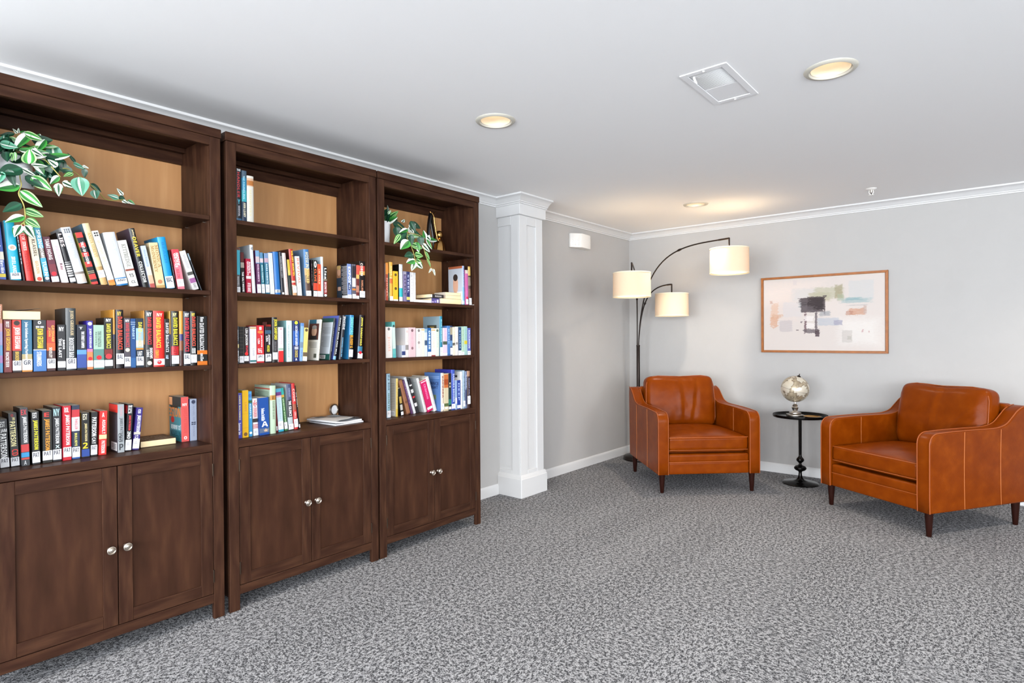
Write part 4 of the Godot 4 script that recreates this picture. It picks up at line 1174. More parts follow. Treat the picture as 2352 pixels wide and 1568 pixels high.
	["21", "teal and blue hardcover between black and cream ones on top shelf, middle bookcase", 0.356, 4.2824, 1.765, 0.0232, 0.2383, 0.155, 0, "h", "2a8cb4", "2a8cb4", "b .40 .62 38b4c4;b 0 .40 1a3450;b .86 1 4c6478;t .45 .9 .45 .8 a8dcec THE FOUNDLING;t .10 .38 .3 .75 e0d8b8 ANN LEARY", ""],
	["21", "cream hardcover with orange figure at its head on top shelf, middle bookcase", 0.356, 4.2581, 1.765, 0.0319, 0.2199, 0.155, 0, "h", "e8e4d8", "e8e4d8", "b .78 .95 e0b898;b .80 .90 c07838;t .15 .7 .4 .7 d0c8a0 MIDWIVES", ""],
	["22", "cyan and grey narrow book at shelf end, second shelf, middle bookcase", 0.356, 4.3143, 1.438, 0.0198, 0.2059, 0.135, 0, "t", "48b4cc", "48b4cc", "b .0 .40 5c5c60;b .95 1 6c4030;s .01 .13;t .15 .36 .3 .7 c0c0c4 NOVEL", ""],
	["22", "black paperback with white title and maroon head, second shelf, middle bookcase", 0.356, 4.2879, 1.438, 0.0167, 0.187, 0.135, 1.9, "t", "201818", "201818", "b .76 1 5c1c1c;t .03 .52 .3 .75 f0f0f0 THE SALT HOUSE;b .62 .75 a89c90", ""],
	["22", "crimson paperback with white boat shape, second shelf, middle bookcase", 0.356, 4.2646, 1.438, 0.0233, 0.1601, 0.108, 1.39, "p", "b41c3c", "b41c3c", "t .58 .92 .1 .45 f0dce0 ANNA;t .52 .92 .5 .85 f0dce0 QUINDLEN;b .42 .5 f0e8e8;t .04 .30 .2 .8 f0dce0 AFTER ANNIE", ""],
	["22", "tall white hardcover between crimson and purple books, second shelf, middle bookcase", 0.356, 4.2357, 1.438, 0.0161, 0.2266, 0.155, 3.25, "h", "e6eaee", "cdd4da", "h .90 .95 .2 .8 505860 42;t .3 .85 .35 .65 c0c8d0 THE HOUSE OF FIRE", ""],
	["22", "purple paperback under a sky picture, second shelf, middle bookcase", 0.356, 4.214, 1.438, 0.0187, 0.2034, 0.108, 2.43, "p", "5a2454", "5a2454", "b .70 1 7ca8cc;b .72 .86 d8c4c8;t .28 .68 .3 .7 d8c0d4 NORA ROBERTS;s .02 .22", ""],
	["22", "dark teal paperback beside the purple one, second shelf, middle bookcase", 0.356, 4.1918, 1.438, 0.0154, 0.1956, 0.108, 2.84, "p", "1c6c80", "1c6c80", "b .74 1 5c90b8;b .76 .86 e0ccd0;t .28 .70 .3 .7 c8e0e4 NORA ROBERTS;s .02 .24", ""],
	["22", "dark teal paperback beside the slim white one, second shelf, middle bookcase", 0.356, 4.1726, 1.438, 0.0195, 0.1946, 0.108, 2.28, "p", "246c88", "246c88", "b .76 1 7c98c4;b .78 .88 c8a8b8;t .26 .74 .3 .7 c8dce8 NORA ROBERTS;s .04 .24", ""],
	["22", "slim white hardcover between teal and blue books, second shelf, middle bookcase", 0.356, 4.1489, 1.438, 0.021, 0.1981, 0.135, 3.23, "t", "e2e6ec", "e2e6ec", "t .2 .9 .35 .65 b8c4d4 A PLACE IN THE SUN", ""],
	["22", "blue hardcover with small white barcode label, second shelf, middle bookcase", 0.356, 4.1234, 1.438, 0.0273, 0.2066, 0.155, 3.38, "h", "2070bc", "2070bc", "b .05 .12 dfe6ee;h .06 .11 .2 .7 303840 III", ""],
	["22", "narrow black hardcover next to the blue one, second shelf, middle bookcase", 0.356, 4.0922, 1.438, 0.0151, 0.209, 0.155, 3.57, "h", "1c1c22", "1c1c22", "t .4 .9 .3 .7 9c9ca4 SOMETHING LOST;o .04 f0f0f0", ""],
	["22", "pale pink-white hardcover with faint print, second shelf, middle bookcase", 0.356, 4.0732, 1.438, 0.0198, 0.2058, 0.155, 4.52, "h", "dccfca", "dccfca", "t .2 .9 .35 .65 c8a8a0 COMMONWEALTH", ""],
	["22", "dark green paperback with yellow upper half, second shelf, middle bookcase", 0.356, 4.0495, 1.438, 0.0129, 0.1762, 0.135, 4.66, "t", "24302c", "24302c", "b .56 1 d8b838;b .58 .7 e0c860", ""],
	["22", "red hardcover with yellow capitals and arched label, second shelf, middle bookcase", 0.356, 4.0327, 1.438, 0.0216, 0.2292, 0.155, 5.27, "h", "c02c20", "40201c", "t .42 .96 .15 .55 f0d040 HILARY MANTEL;b .28 .32 e8c8b0;b .2 .23 e8c8b0;b 0 .18 d8a878;s .06 .20", ""],
	["22", "white paperback with red capitals next to blue hardcover, second shelf, middle bookcase", 0.356, 4.0071, 1.438, 0.0226, 0.1969, 0.135, 3.93, "t", "ecebe8", "ecebe8", "t .3 .95 .2 .7 d88878 REVIVAL;t .05 .25 .35 .6 b0b0b0 NOVEL", ""],
	["22", "hardcover shading from blue sky to brown, second shelf, middle bookcase", 0.356, 3.9618, 1.438, 0.0287, 0.2367, 0.155, 2.94, "h", "3c7cb8", "6c8cac", "b 0 .30 5c4438;b .30 .45 8c7050;b .45 .6 c89c64;t .28 .58 .3 .75 e8c878 KHALED;t .58 .94 .2 .8 d8d0b0 HOSSEINI;s .01 .12", ""],
	["22", "very slim black paperback by the sky-blue hardcover, second shelf, middle bookcase", 0.356, 3.9292, 1.438, 0.0037, 0.1869, 0.108, 1.12, "p", "1c1418", "1c1418", "t .3 .9 .3 .7 a08c8c CHASE", ""],
	["22", "black paperback with orange letters and white skull, second shelf, middle bookcase", 0.356, 3.9216, 1.438, 0.0225, 0.1865, 0.108, 0, "p", "1c1614", "1c1614", "h .80 .97 .2 .8 f0f0f0 o;t .42 .76 .25 .75 e05c28 CLIVE;b .18 .38 d84830;s .0 .16", ""],
	["22", "orange-red paperback with label at the foot, second shelf, middle bookcase", 0.356, 3.898, 1.438, 0.0199, 0.1685, 0.108, 0, "p", "e04c20", "e04c20", "t .4 .85 .3 .7 f8c098 LEE CHILD;s .0 .18", ""],
	["22", "white hardcover with pale blue boards in the row, second shelf, middle bookcase", 0.356, 3.877, 1.438, 0.0137, 0.2081, 0.155, 0, "h", "dfe6ea", "bcd0dc", "t .3 .8 .3 .7 c0ccd4 MATRIX", ""],
	["22", "small black and red paperback ending the row, second shelf, middle bookcase", 0.356, 3.8622, 1.438, 0.0196, 0.1592, 0.108, 0, "p", "17171a", "17171a", "t .60 .95 .2 .8 f0f0f0 Lisa;b .54 .60 8c7c6c;b .1 .52 8c1c20;t .16 .5 .25 .75 f0e0e0 SECRETS;o .07 f0f0f0", ""],
	["22", "pale blue paperback with photo and list on cover, second shelf, middle bookcase", 0.356, 3.7187, 1.438, 0.0252, 0.1861, 0.1, 0.73, "t", "7c94cc", "1c1c20", "t .28 .92 .2 .75 e8ecf8 EXPOSED;h .25 .45 .2 .8 20284c D;s .0 .12", "L .02 .52 .12 .95 b8b8bc 26;R .53 1 .0 .98 2c3c4c;R .6 .98 .62 .98 a87858;e .62 .92 .68 .9 d8a888;e .58 .96 .86 .98 c8a868;R .62 .9 .25 .36 d0a890;R .02 .5 .01 .10 e8e8e8"],
	["22", "grey paperback with dark picture and label, second shelf, middle bookcase", 0.356, 3.6896, 1.438, 0.0229, 0.1873, 0.108, 0, "p", "5c5c6c", "5c5c6c", "b .62 .95 282430;b .35 .6 d8d8dc;b .25 .3 d88030;s .0 .14", ""],
	["22", "multicoloured dark red paperback with pale trees, second shelf, middle bookcase", 0.356, 3.6655, 1.438, 0.0188, 0.1846, 0.108, -1.12, "p", "6c2c2c", "6c2c2c", "b .72 1 d85848;b .60 .72 e8b868;b .2 .4 b88070;s .0 .10", ""],
	["22", "black paperback with red and yellow sunset, second shelf, middle bookcase", 0.356, 3.6427, 1.438, 0.0355, 0.2082, 0.135, 0, "t", "1e1618", "1e1618", "t .62 .95 .4 .8 f0e0d8 COBEN;b .74 .88 d84c40;b .64 .74 e8b060;t .22 .5 .35 .7 c88868 HARLAN;s .05 .22", ""],
	["23", "dark grey paperback with cream patch at shelf end, third shelf, middle bookcase", 0.356, 4.3144, 1.113, 0.0118, 0.1714, 0.135, 0, "t", "4a4e54", "4a4e54", "t .04 .34 .2 .7 e8e8ea MAGIC;b .42 .52 d8c890;t .6 .9 .3 .6 b8c0c4 NOVEL", ""],
	["23", "black paperback printed with fine lines, third shelf, middle bookcase", 0.356, 4.3018, 1.113, 0.0206, 0.1691, 0.108, 0, "p", "1c1718", "1c1718", "b .9 .91 5c4c48;b .82 .83 5c4c48;b .7 .71 5c4c48;b .6 .61 5c4c48;b .5 .51 5c4c48;b .4 .41 5c4c48;b .3 .31 5c4c48;s .02 .2", ""],
	["23", "black paperback with white name and red dot, third shelf, middle bookcase", 0.356, 4.28, 1.113, 0.0221, 0.1693, 0.108, 0, "p", "22181c", "eceae6", "t .50 .95 .2 .8 ece8e8 LISA JACKSON;t .3 .48 .2 .6 d83848 RUN;o .26 e82020;s .06 .20", ""],
	["23", "white paperback with gold rule at the head, third shelf, middle bookcase", 0.356, 4.2516, 1.113, 0.0306, 0.1695, 0.108, 0, "p", "e6e6ea", "d0c8dc", "b .95 .98 c89c40;t .55 .9 .3 .6 b8c0d4 ANNA JACOBS;b .03 .08 3c7c80;t .2 .4 .35 .6 a0a0a8 LOVE", ""],
	["23", "red paperback with white name and orange emblem, third shelf, middle bookcase", 0.356, 4.2198, 1.113, 0.0359, 0.1765, 0.108, 0, "p", "cc2c34", "cc2c34", "e .78 .86 e87838;h .88 .96 .35 .65 f8e8e4 l;t .42 .74 .25 .45 f8f0ee JACKSON;t .5 .64 .6 .85 f8f0ee LISA;t .26 .38 .3 .85 f8f0ee LAST;s .04 .22 JAC", ""],
	["23", "black paperback with yellow title and inked label, third shelf, middle bookcase", 0.356, 4.1783, 1.113, 0.0296, 0.1707, 0.108, 0, "p", "1d1b1f", "1d1b1f", "t .50 .78 .2 .5 f0f0f2 JACKSON;t .58 .74 .55 .85 f0f0f2 LISA;t .30 .48 .3 .7 e0d838 WICKED;b .8 .9 3c5c78;s .03 .24 JA", ""],
	["23", "tall black hardcover with yellow capitals, third shelf, middle bookcase", 0.356, 4.1422, 1.113, 0.0264, 0.2162, 0.155, 0, "h", "1f1d1f", "241414", "t .50 .96 .1 .75 e4d83c JOHN SANFORD;b .28 .48 38363a;t .24 .46 .3 .6 707074 FIELD OF PREY;s .06 .22", "R .35 .62 .72 .9 6c3c38;R .1 .4 .74 .84 b83c34"],
	["23", "white paperback with red lower block, third shelf, middle bookcase", 0.356, 4.1118, 1.113, 0.0257, 0.1692, 0.108, 0, "p", "e8e6ec", "e8e6ec", "b 0 .32 e03030;b .34 .40 a0b8a8;t .5 .85 .3 .6 d8a8b0 HARPER;h .92 .97 .3 .7 c07080 M", ""],
	["23", "pale aqua hardcover with grey serif title, third shelf, middle bookcase", 0.356, 4.0682, 1.113, 0.0296, 0.2018, 0.155, 0, "h", "d4e4e4", "8cb8bc", "T .1 .9 .6 .85 8c9a9c THE PERFECT MARRIAGE", ""],
	["23", "navy paperback with white name and yellow dot, third shelf, middle bookcase", 0.356, 4.0349, 1.113, 0.0325, 0.2017, 0.135, 0, "t", "17306c", "17306c", "b .40 .75 2c60b4;T .38 .88 .3 .65 e8ecf4 NICHOLAS SPARKS;o .95 e0dc38;t .10 .28 .3 .75 d8c040 CHOICE;h .02 .08 .3 .6 e8e8e8 A;h .3 .36 .2 .8 e8ecf4 =", ""],
	["23", "light blue paperback tilting toward the yellow one, third shelf, middle bookcase", 0.356, 4.002, 1.113, 0.0166, 0.1905, 0.108, -3.08, "p", "8cb4e0", "8cb4e0", "b .35 .5 7890a8;t .1 .3 .3 .7 6080b0 SEA;b .92 1 5c8ccc", ""],
	["23", "yellow paperback with brown foot and label, third shelf, middle bookcase", 0.356, 3.985, 1.113, 0.0229, 0.1668, 0.108, -3.87, "p", "ecd47c", "ecd47c", "t .3 .8 .35 .65 d8b868 ISLAND;b .14 .26 6c5c48;s .0 .13;o .93 504028", ""],
	["23", "ivory hardcover with a portrait on its cover, third shelf, middle bookcase", 0.356, 3.905, 1.113, 0.0132, 0.2106, 0.11, -5.71, "h", "e2e0d4", "c4c4c0", "t .1 .9 .4 .6 b8b4a8 MEMOIR", "R .0 1 0 1 c8c8c4;R .06 .9 .5 .9 4c2824;e .22 .66 .58 .84 d0a890;R .2 .75 .5 .6 23242c;e .24 .64 .76 .86 8c8c88;L .12 .8 .30 .44 8c8c8c 4;R .1 .32 .06 .16 50544c;R .3 .9 .9 1 24586c"],
	["23", "green and white hardcover with barcode on cover, third shelf, middle bookcase", 0.356, 3.8337, 1.113, 0.0103, 0.2208, 0.12, -8.06, "h", "25262a", "1f5a54", "t .2 .9 .35 .65 888c8c THE LAST PARADISE", "R .05 .85 .14 .9 c4ccd4;L .15 .78 .62 .78 98a0a8 6;L .15 .78 .3 .56 98a0a8 8;R .35 .8 .02 .11 f0f0f0;L .4 .75 .03 .1 30343c 2"],
	["23", "black spined blue hardcover with white lettered title, third shelf, middle bookcase", 0.356, 3.8099, 1.113, 0.0168, 0.2338, 0.155, -9.53, "h", "1d1f28", "5c6cc4", "t .12 .95 .3 .65 d4d8d8 DAYS OF MAN AND SEA;b 0 .08 7cb0d0", ""],
	["23", "black hardcover with silver title and blue name, third shelf, middle bookcase", 0.356, 3.773, 1.113, 0.019, 0.2347, 0.155, -5.96, "h", "23262c", "23262c", "t .68 .98 .15 .8 d0d4da INSIDE;t .06 .5 .35 .7 70b0d8 CATHERINE COULTER", ""],
	["23", "blue hardcover with yellow title and mint name, third shelf, middle bookcase", 0.356, 3.7165, 1.113, 0.0253, 0.2371, 0.155, -3.17, "h", "2c80b8", "2c80b8", "b 0 .55 24282c;t .55 .95 .2 .85 78d0b8 SANDFORD;t .26 .54 .15 .8 f0a828 BLOODY G;s .05 .22", ""],
	["23", "black hardcover with yellow name and red dot, third shelf, middle bookcase", 0.356, 3.6605, 1.113, 0.0312, 0.2388, 0.155, -4.65, "h", "1e1c1e", "1e1c1e", "t .30 .95 .35 .75 ece058 JOHN SANDFORD;b .16 .28 3c7c9c;o .14 e01828;s .01 .13", ""],
	["24", "violet-blue paperback at shelf end on cabinet top, middle bookcase", 0.346, 4.3095, 0.768, 0.0222, 0.2082, 0.135, 0, "t", "4c50b8", "4c50b8", "t .40 .95 .3 .65 e0d898 DEBBIE MACOMBER;t .08 .34 .3 .8 f0f0f8 Summer Inn", ""],
	["24", "golden yellow paperback with small print on cabinet top, middle bookcase", 0.346, 4.2863, 0.768, 0.0294, 0.219, 0.135, 0, "t", "ecb820", "ecb820", "t .55 .75 .3 .6 c88830 LADY;o .07 705020;b .5 .505 d09820;b .2 .205 d09820", ""],
	["24", "sky blue paperback with blue flower on cabinet top, middle bookcase", 0.338, 4.252, 0.768, 0.0172, 0.2121, 0.135, 0.77, "t", "3c98d0", "3c98d0", "b .82 .98 58a8dc;e .86 .95 3c6cb0;b .74 .80 3c6c40;t .4 .72 .3 .65 c8e4f0 SIMPLE;o .08 e0ecf4", ""],
	["24", "white paperback with red stripes of lettering on cabinet top, middle bookcase", 0.331, 4.2276, 0.768, 0.0241, 0.1755, 0.108, 1.36, "p", "eee8e6", "eee8e6", "h .78 .95 .15 .85 c82c3c =E=;t .50 .75 .2 .8 c82c3c EVERGREEN;b .28 .30 d05058;b .24 .26 d05058;b .20 .22 d05058;b .36 .46 3c3430;s .0 .17", ""],
	["24", "royal blue paperback with large white capital on cabinet top, middle bookcase", 0.346, 4.2031, 0.768, 0.0474, 0.1775, 0.108, 1.37, "p", "1c4fa0", "1c4fa0", "T .38 .72 .45 .8 f0f4fa Nelson DeMille;h .22 .36 .2 .85 f4f4f4 A;b .06 .18 5c7090;h .08 .16 .4 .85 d0b090 *", ""],
	["24", "pale green hardcover with bird picture and red rule on cabinet top, middle bookcase", 0.34, 4.148, 0.768, 0.0293, 0.2314, 0.155, 0, "h", "c4dcc0", "c8e0c8", "b .70 .80 c89040;h .71 .79 .3 .6 503020 V;T .3 .68 .3 .6 484c38 ELIZABETH GEORGE", "R .02 .98 .92 .945 c85848;L .1 .95 .74 .88 6c8474 6"],
	["24", "narrow brown and dark red paperback on cabinet top, middle bookcase", 0.321, 4.1075, 0.768, 0.0062, 0.2139, 0.135, 2.87, "t", "6c2c2c", "6c2c2c", "b .6 .85 382418;s .04 .14", ""],
	["24", "pale blue paperback with crimson and purple head on cabinet top, middle bookcase", 0.32, 4.0963, 0.768, 0.028, 0.2133, 0.135, 3.68, "t", "c4dce4", "c83454", "b .82 1 6c3c7c;b .92 1 58a8c8;b .80 .84 d8b0c0;b 0 .06 3cacc8;t .3 .75 .35 .6 98b0bc GARDEN;s .05 .24", ""],
	["24", "green paperback with teal and orange head on cabinet top, middle bookcase", 0.311, 4.0588, 0.768, 0.0168, 0.2151, 0.135, 5.95, "t", "3c7844", "3c7844", "b .82 1 3cb8b0;b .78 .84 d8b048;t .2 .75 .3 .65 c8dcb8 MEADOW SCHOOL;s .04 .2", ""],
	["24", "white boarded hardcover with black spine and navy head on cabinet top, middle bookcase", 0.306, 4.0352, 0.768, 0.0271, 0.2297, 0.155, 2.69, "h", "20222c", "d4dee0", "b .66 1 4c5478;t .30 .64 .25 .75 f0f0f0 THE SILENCE;b .12 .28 c0ccd0;s .01 .13;t .72 .92 .35 .65 9ca4c0 SUSAN ALLOTT", ""],
	["24", "red hardcover with small photo and label on cabinet top, middle bookcase", 0.301, 4.0007, 0.768, 0.0215, 0.2326, 0.155, 4.41, "h", "dc3838", "dc3838", "t .60 .88 .25 .7 f4d0c8 COOK;b .42 .55 a86048;t .24 .38 .3 .7 f4d0c8 CELL;s .04 .22", ""],
	["24", "narrow black paperback ending the leaning row on cabinet top, middle bookcase", 0.296, 3.9724, 0.768, 0.0062, 0.2211, 0.135, 6.04, "t", "282226", "282226", "t .5 .85 .3 .7 e0dcdc THE HUNT;s .02 .1", ""],
	["32", "slender grey paperback against the case side, second shelf, bookcase beside column", 0.366, 3.4831, 1.438, 0.0082, 0.2106, 0.135, 0, "t", "8c888c", "8c888c", "b .3 .5 4c484c", ""],
	["32", "rust red paperback with orange head, second shelf, bookcase beside column", 0.366, 3.4739, 1.438, 0.0175, 0.2141, 0.135, 0, "t", "b05038", "b05038", "b .70 1 e89848;t .1 .6 .3 .7 e0b0a0 NOVEL", ""],
	["32", "slim dark green paperback, second shelf, bookcase beside column", 0.366, 3.4553, 1.438, 0.0083, 0.1568, 0.108, 0, "p", "2c5840", "2c5840", "b .1 .3 50785c", ""],
	["32", "amber hardcover with orange band and label, second shelf, bookcase beside column", 0.366, 3.446, 1.438, 0.0225, 0.221, 0.155, 0, "h", "e8b048", "e8b048", "b .45 .58 d87034;b .58 .6 f0e0b0;s .0 .12;t .65 .9 .3 .7 f4d890 GIVER", ""],
	["32", "yellow paperback with tiny black figures, second shelf, bookcase beside column", 0.366, 3.4211, 1.438, 0.0351, 0.1715, 0.108, 0, "p", "ecbc28", "ecbc28", "o .88 504018;o .42 504018;t .5 .8 .35 .65 b08818 WAY;s .0 .06", ""],
	["32", "white hardcover with turquoise foot and black boards, second shelf, bookcase beside column", 0.366, 3.3752, 1.438, 0.026, 0.2151, 0.155, 0, "h", "dde4e8", "101214", "b .12 .36 28b4c0;b 0 .12 e8ecee;t .45 .9 .35 .65 b0bcc4 ORIGIN", ""],
	["32", "mauve-grey paperback with dark lettering, second shelf, bookcase beside column", 0.366, 3.346, 1.438, 0.0221, 0.1765, 0.108, 0, "p", "8078a0", "8078a0", "t .2 .9 .3 .7 282440 LITTLE;b .9 1 a8a4b8", ""],
	["32", "navy paperback in a pale neighbourhood, second shelf, bookcase beside column", 0.366, 3.322, 1.438, 0.0238, 0.1768, 0.108, 0, "p", "28306c", "28306c", "t .3 .9 .3 .7 b8c0e0 STEEL;b .06 .16 d8d068", ""],
	["32", "white paperback beside the navy one, second shelf, bookcase beside column", 0.366, 3.2964, 1.438, 0.0255, 0.175, 0.108, 0, "p", "e4e4e6", "e4e4e6", "t .2 .9 .35 .65 b0b0b8 HOPE", ""],
	["32", "slim white paperback ending the upright row, second shelf, bookcase beside column", 0.366, 3.269, 1.438, 0.0156, 0.1745, 0.108, 0, "p", "d8dadc", "d8dadc", "t .2 .9 .35 .65 c0c4c8 STAY", ""],
	["32", "pale blue hardcover with a portrait on white cover, second shelf, bookcase beside column", 0.382, 2.8736, 1.438, 0.0199, 0.2484, 0.13, 0.83, "h", "a8b8dc", "c6cfdb", "t .5 .95 .3 .65 7c88b0 OPEN;b 0 .45 7cb0dc;b .02 .1 c0d8ec", "e .32 .68 .28 .76 c89c84;e .34 .66 .62 .8 2c2220;R .05 .42 .02 .34 d8dcd8;R .02 .98 .94 1 a05838"],
	["32", "pink paperback with cream head and red dot, second shelf, bookcase beside column", 0.382, 2.8458, 1.438, 0.0222, 0.2239, 0.108, 0.86, "p", "dc70b0", "dc70b0", "b .90 1 e8dccc;t .4 .85 .3 .7 c05898 SUMMER;o .2 e01838;s .02 .16", ""],
	["32", "brown-black hardcover with gilt head, second shelf, bookcase beside column", 0.382, 2.8159, 1.438, 0.023, 0.2493, 0.155, 1.57, "h", "3c2a24", "3c2a24", "b .76 1 c8a048;b .78 .97 d8b868;b .5 .72 8c7c6c;b .2 .42 6c4838;s .0 .18", ""],
	["33", "white paperback with faint red script at shelf end, third shelf, bookcase beside column", 0.366, 3.4767, 1.113, 0.0469, 0.1764, 0.108, 0.75, "p", "e4e0de", "e4e0de", "T .2 .7 .3 .7 d8a89c Jodi;o .93 606060", ""],
	["33", "aqua and white paperback, slightly tipped, third shelf, bookcase beside column", 0.366, 3.4256, 1.113, 0.0217, 0.2058, 0.135, 2, "t", "64b8b8", "64b8b8", "b .25 .85 c8dcd8;b .0 .1 58b0b4;o .88 304040", ""],
	["33", "small white paperback with navy lower half, third shelf, bookcase beside column", 0.366, 3.3615, 1.113, 0.0264, 0.0706, 0.108, 0, "p", "c8ccd8", "c8ccd8", "b .18 .5 2c3c74;s .03 .16", ""],
	["33", "white paperback with grey animal near the foot, third shelf, bookcase beside column", 0.366, 3.3336, 1.113, 0.0224, 0.1715, 0.108, 0, "p", "e4dcdc", "e4dcdc", "b .25 .42 908c8c;t .5 .9 .3 .6 d0b8b8 HOME;o .88 c0b0b0", ""],
	["33", "rose pink paperback, third shelf, bookcase beside column", 0.366, 3.3097, 1.113, 0.0526, 0.1742, 0.108, 0, "p", "dfc4cc", "dfc4cc", "t .35 .85 .35 .65 c898a8 CEDAR COVE;o .9 6c5058;o .3 806068", ""],
	["33", "white paperback with small dark seal, third shelf, bookcase beside column", 0.366, 3.2523, 1.113, 0.0391, 0.17, 0.108, 0, "p", "e2e0de", "e2e0de", "t .3 .8 .35 .6 c8b8b4 MAEVE;o .92 706c6c;o .5 8c8484", ""],
	["33", "ivory paperback with gold head rule, third shelf, bookcase beside column", 0.366, 3.2117, 1.113, 0.0242, 0.1703, 0.108, 0, "p", "e8e4d8", "e8e4d8", "b .93 .96 d8a840;t .3 .85 .35 .6 c8c0b0 BINCHY", ""],
	["33", "white paperback with blue houses, third shelf, bookcase beside column", 0.366, 3.1859, 1.113, 0.0204, 0.1692, 0.108, 0, "p", "d4dce4", "d4dce4", "b .40 .58 3c5878;b .86 1 8cb0c8;t .6 .84 .3 .6 a0b0c0 INN", ""],
	["33", "blue paperback with white name and label, third shelf, bookcase beside column", 0.366, 3.1639, 1.113, 0.0306, 0.1729, 0.108, 0, "p", "1c60a4", "1c60a4", "t .25 .9 .25 .7 d0e4f4 DEBBIE;s .0 .16", ""],
	["33", "cream-white paperback with gold rule next to the blue, third shelf, bookcase beside column", 0.366, 3.1318, 1.113, 0.0328, 0.1709, 0.108, 0, "p", "e8e6e0", "e8e6e0", "b .92 .95 d8a840;t .3 .85 .35 .6 c8c0b8 ROSES;b .0 .04 8c2c30", ""],
	["33", "mint-white paperback beside the tall teal one, third shelf, bookcase beside column", 0.366, 3.0973, 1.113, 0.0285, 0.1712, 0.108, 0, "p", "dce4dc", "dce4dc", "t .3 .85 .35 .6 a8c0b0 SHORE;o .92 506458", ""],
	["33", "tall teal spined hardcover with grey-blue boards, third shelf, bookcase beside column", 0.366, 3.0612, 1.113, 0.0234, 0.2462, 0.155, 0, "h", "1c84a4", "8ca4b0", "t .35 .92 .3 .65 a8dce8 BLUE HORIZON;s .0 .22", "R .2 .75 .66 .78 34342c;R .35 .6 .68 .74 8c7840"],
	["33", "lavender pink paperback with dark seal, third shelf, bookcase beside column", 0.366, 3.0362, 1.113, 0.0367, 0.1739, 0.108, 0, "p", "dfcfe2", "dfcfe2", "t .55 .95 .3 .6 c89cb8 HEALING;b .40 .52 4c5c4c;s .02 .1", ""],
	["33", "cornflower blue paperback, third shelf, bookcase beside column", 0.366, 2.9978, 1.113, 0.0228, 0.1878, 0.135, 0, "t", "4c80c4", "4c80c4", "t .4 .9 .3 .6 a8c8ec BLUE;b 0 .06 3c68a8", ""],
	["33", "dark blue paperback with photograph and pale label, third shelf, bookcase beside column", 0.366, 2.9734, 1.113, 0.0198, 0.1881, 0.135, 0, "t", "243c68", "243c68", "b .7 .95 a8a088;b .3 .5 5c90c4;s .03 .26", ""],
	["33", "cream paperback between dark blue and white ones, third shelf, bookcase beside column", 0.366, 2.9519, 1.113, 0.0226, 0.1782, 0.108, 0, "p", "e6e2d4", "e6e2d4", "t .3 .85 .3 .6 c8c0a8 HEAT;b .35 .45 50504c", ""],
	["33", "plain white paperback with a grey seal, third shelf, bookcase beside column", 0.366, 2.9276, 1.113, 0.0241, 0.1817, 0.108, 0, "p", "eae8e6", "eae8e6", "t .3 .85 .3 .6 c4c0c0 DUST;o .42 787878", ""],
	["33", "navy paperback with label between white and mint, third shelf, bookcase beside column", 0.366, 2.9018, 1.113, 0.0276, 0.1796, 0.108, 0, "p", "1c4470", "1c4470", "t .25 .9 .3 .65 8cb0d8 STORM;s .0 .17", ""],
	["33", "mint green paperback, third shelf, bookcase beside column", 0.366, 2.8725, 1.113, 0.024, 0.1808, 0.108, 0, "p", "b8d8c4", "b8d8c4", "t .3 .9 .3 .6 88b098 FERN;s .0 .12", ""],
	["33", "pale turquoise paperback with yellow band, third shelf, bookcase beside column", 0.366, 2.8468, 1.113, 0.0269, 0.1857, 0.108, 0, "p", "a8d0cc", "a8d0cc", "b .38 .50 d8c830;t .55 .9 .3 .6 78a8a4 GLEN", ""],
	["33", "periwinkle paperback closing the row, white label, third shelf, bookcase beside column", 0.366, 2.8181, 1.113, 0.0293, 0.1757, 0.108, 0, "p", "5c68b8", "5c68b8", "t .25 .92 .25 .7 dce0f4 MACKINNON;s .0 .15", ""],
	["34", "pale blue hardcover with dark capitals on cabinet top, bookcase beside column", 0.336, 3.4492, 0.768, 0.027, 0.2534, 0.155, 0, "h", "a8cce0", "7c3438", "t .62 .96 .3 .75 243848 C.J. BOX;t .12 .55 .35 .65 3c5c44 HUNTED;s .01 .16", ""],
	["34", "yellow spined paperback with printed list on cover on cabinet top, bookcase beside column", 0.336, 3.3851, 0.768, 0.0148, 0.2224, 0.135, -0.84, "t", "e0c878", "ded8c8", "t .3 .9 .3 .7 b89848 READS;b .0 .2 d8b848", "L .08 .95 .2 .88 a09c8c 16;R .1 .45 .03 .14 f4f4f4;L .12 .4 .04 .12 606060 3"],
	["34", "small black and gold paperback leaning left on cabinet top, bookcase beside column", 0.326, 3.3375, 0.768, 0.0183, 0.1633, 0.108, 7.75, "p", "1c1816", "1c1816", "b .2 .4 c8c4bc;b .45 .7 b89850;s .02 .14", ""],
	["34", "tan brown hardcover tilted against the purple one on cabinet top, bookcase beside column", 0.316, 3.2823, 0.768, 0.0276, 0.2171, 0.155, 17.41, "h", "a06c4c", "a06c4c", "o .35 6c4430;t .4 .85 .3 .6 7c5038 SADDLE;b 0 .03 6c4430", ""],
	["34", "thin plum hardcover in the tilted row on cabinet top, bookcase beside column", 0.316, 3.2489, 0.768, 0.0139, 0.2161, 0.155, 18.22, "h", "5c3c64", "5c3c64", "t .3 .9 .3 .6 a88cb0 VIOLET", ""],
	["34", "white hardcover tilted beside the plum one on cabinet top, bookcase beside column", 0.316, 3.2298, 0.768, 0.0183, 0.2343, 0.155, 18.84, "h", "e0e2e6", "e0e2e6", "t .2 .9 .35 .6 b0b4bc FIRST SNOW", ""],
	["34", "black and white hardcover with a red spot, tilted on cabinet top, bookcase beside column", 0.316, 3.2059, 0.768, 0.0197, 0.2202, 0.155, 18.21, "h", "24262a", "24262a", "b .2 .3 e0e0e0;b .45 .5 d03038;b .6 .7 d8d8d8;b .8 .84 e0e0e0", ""],
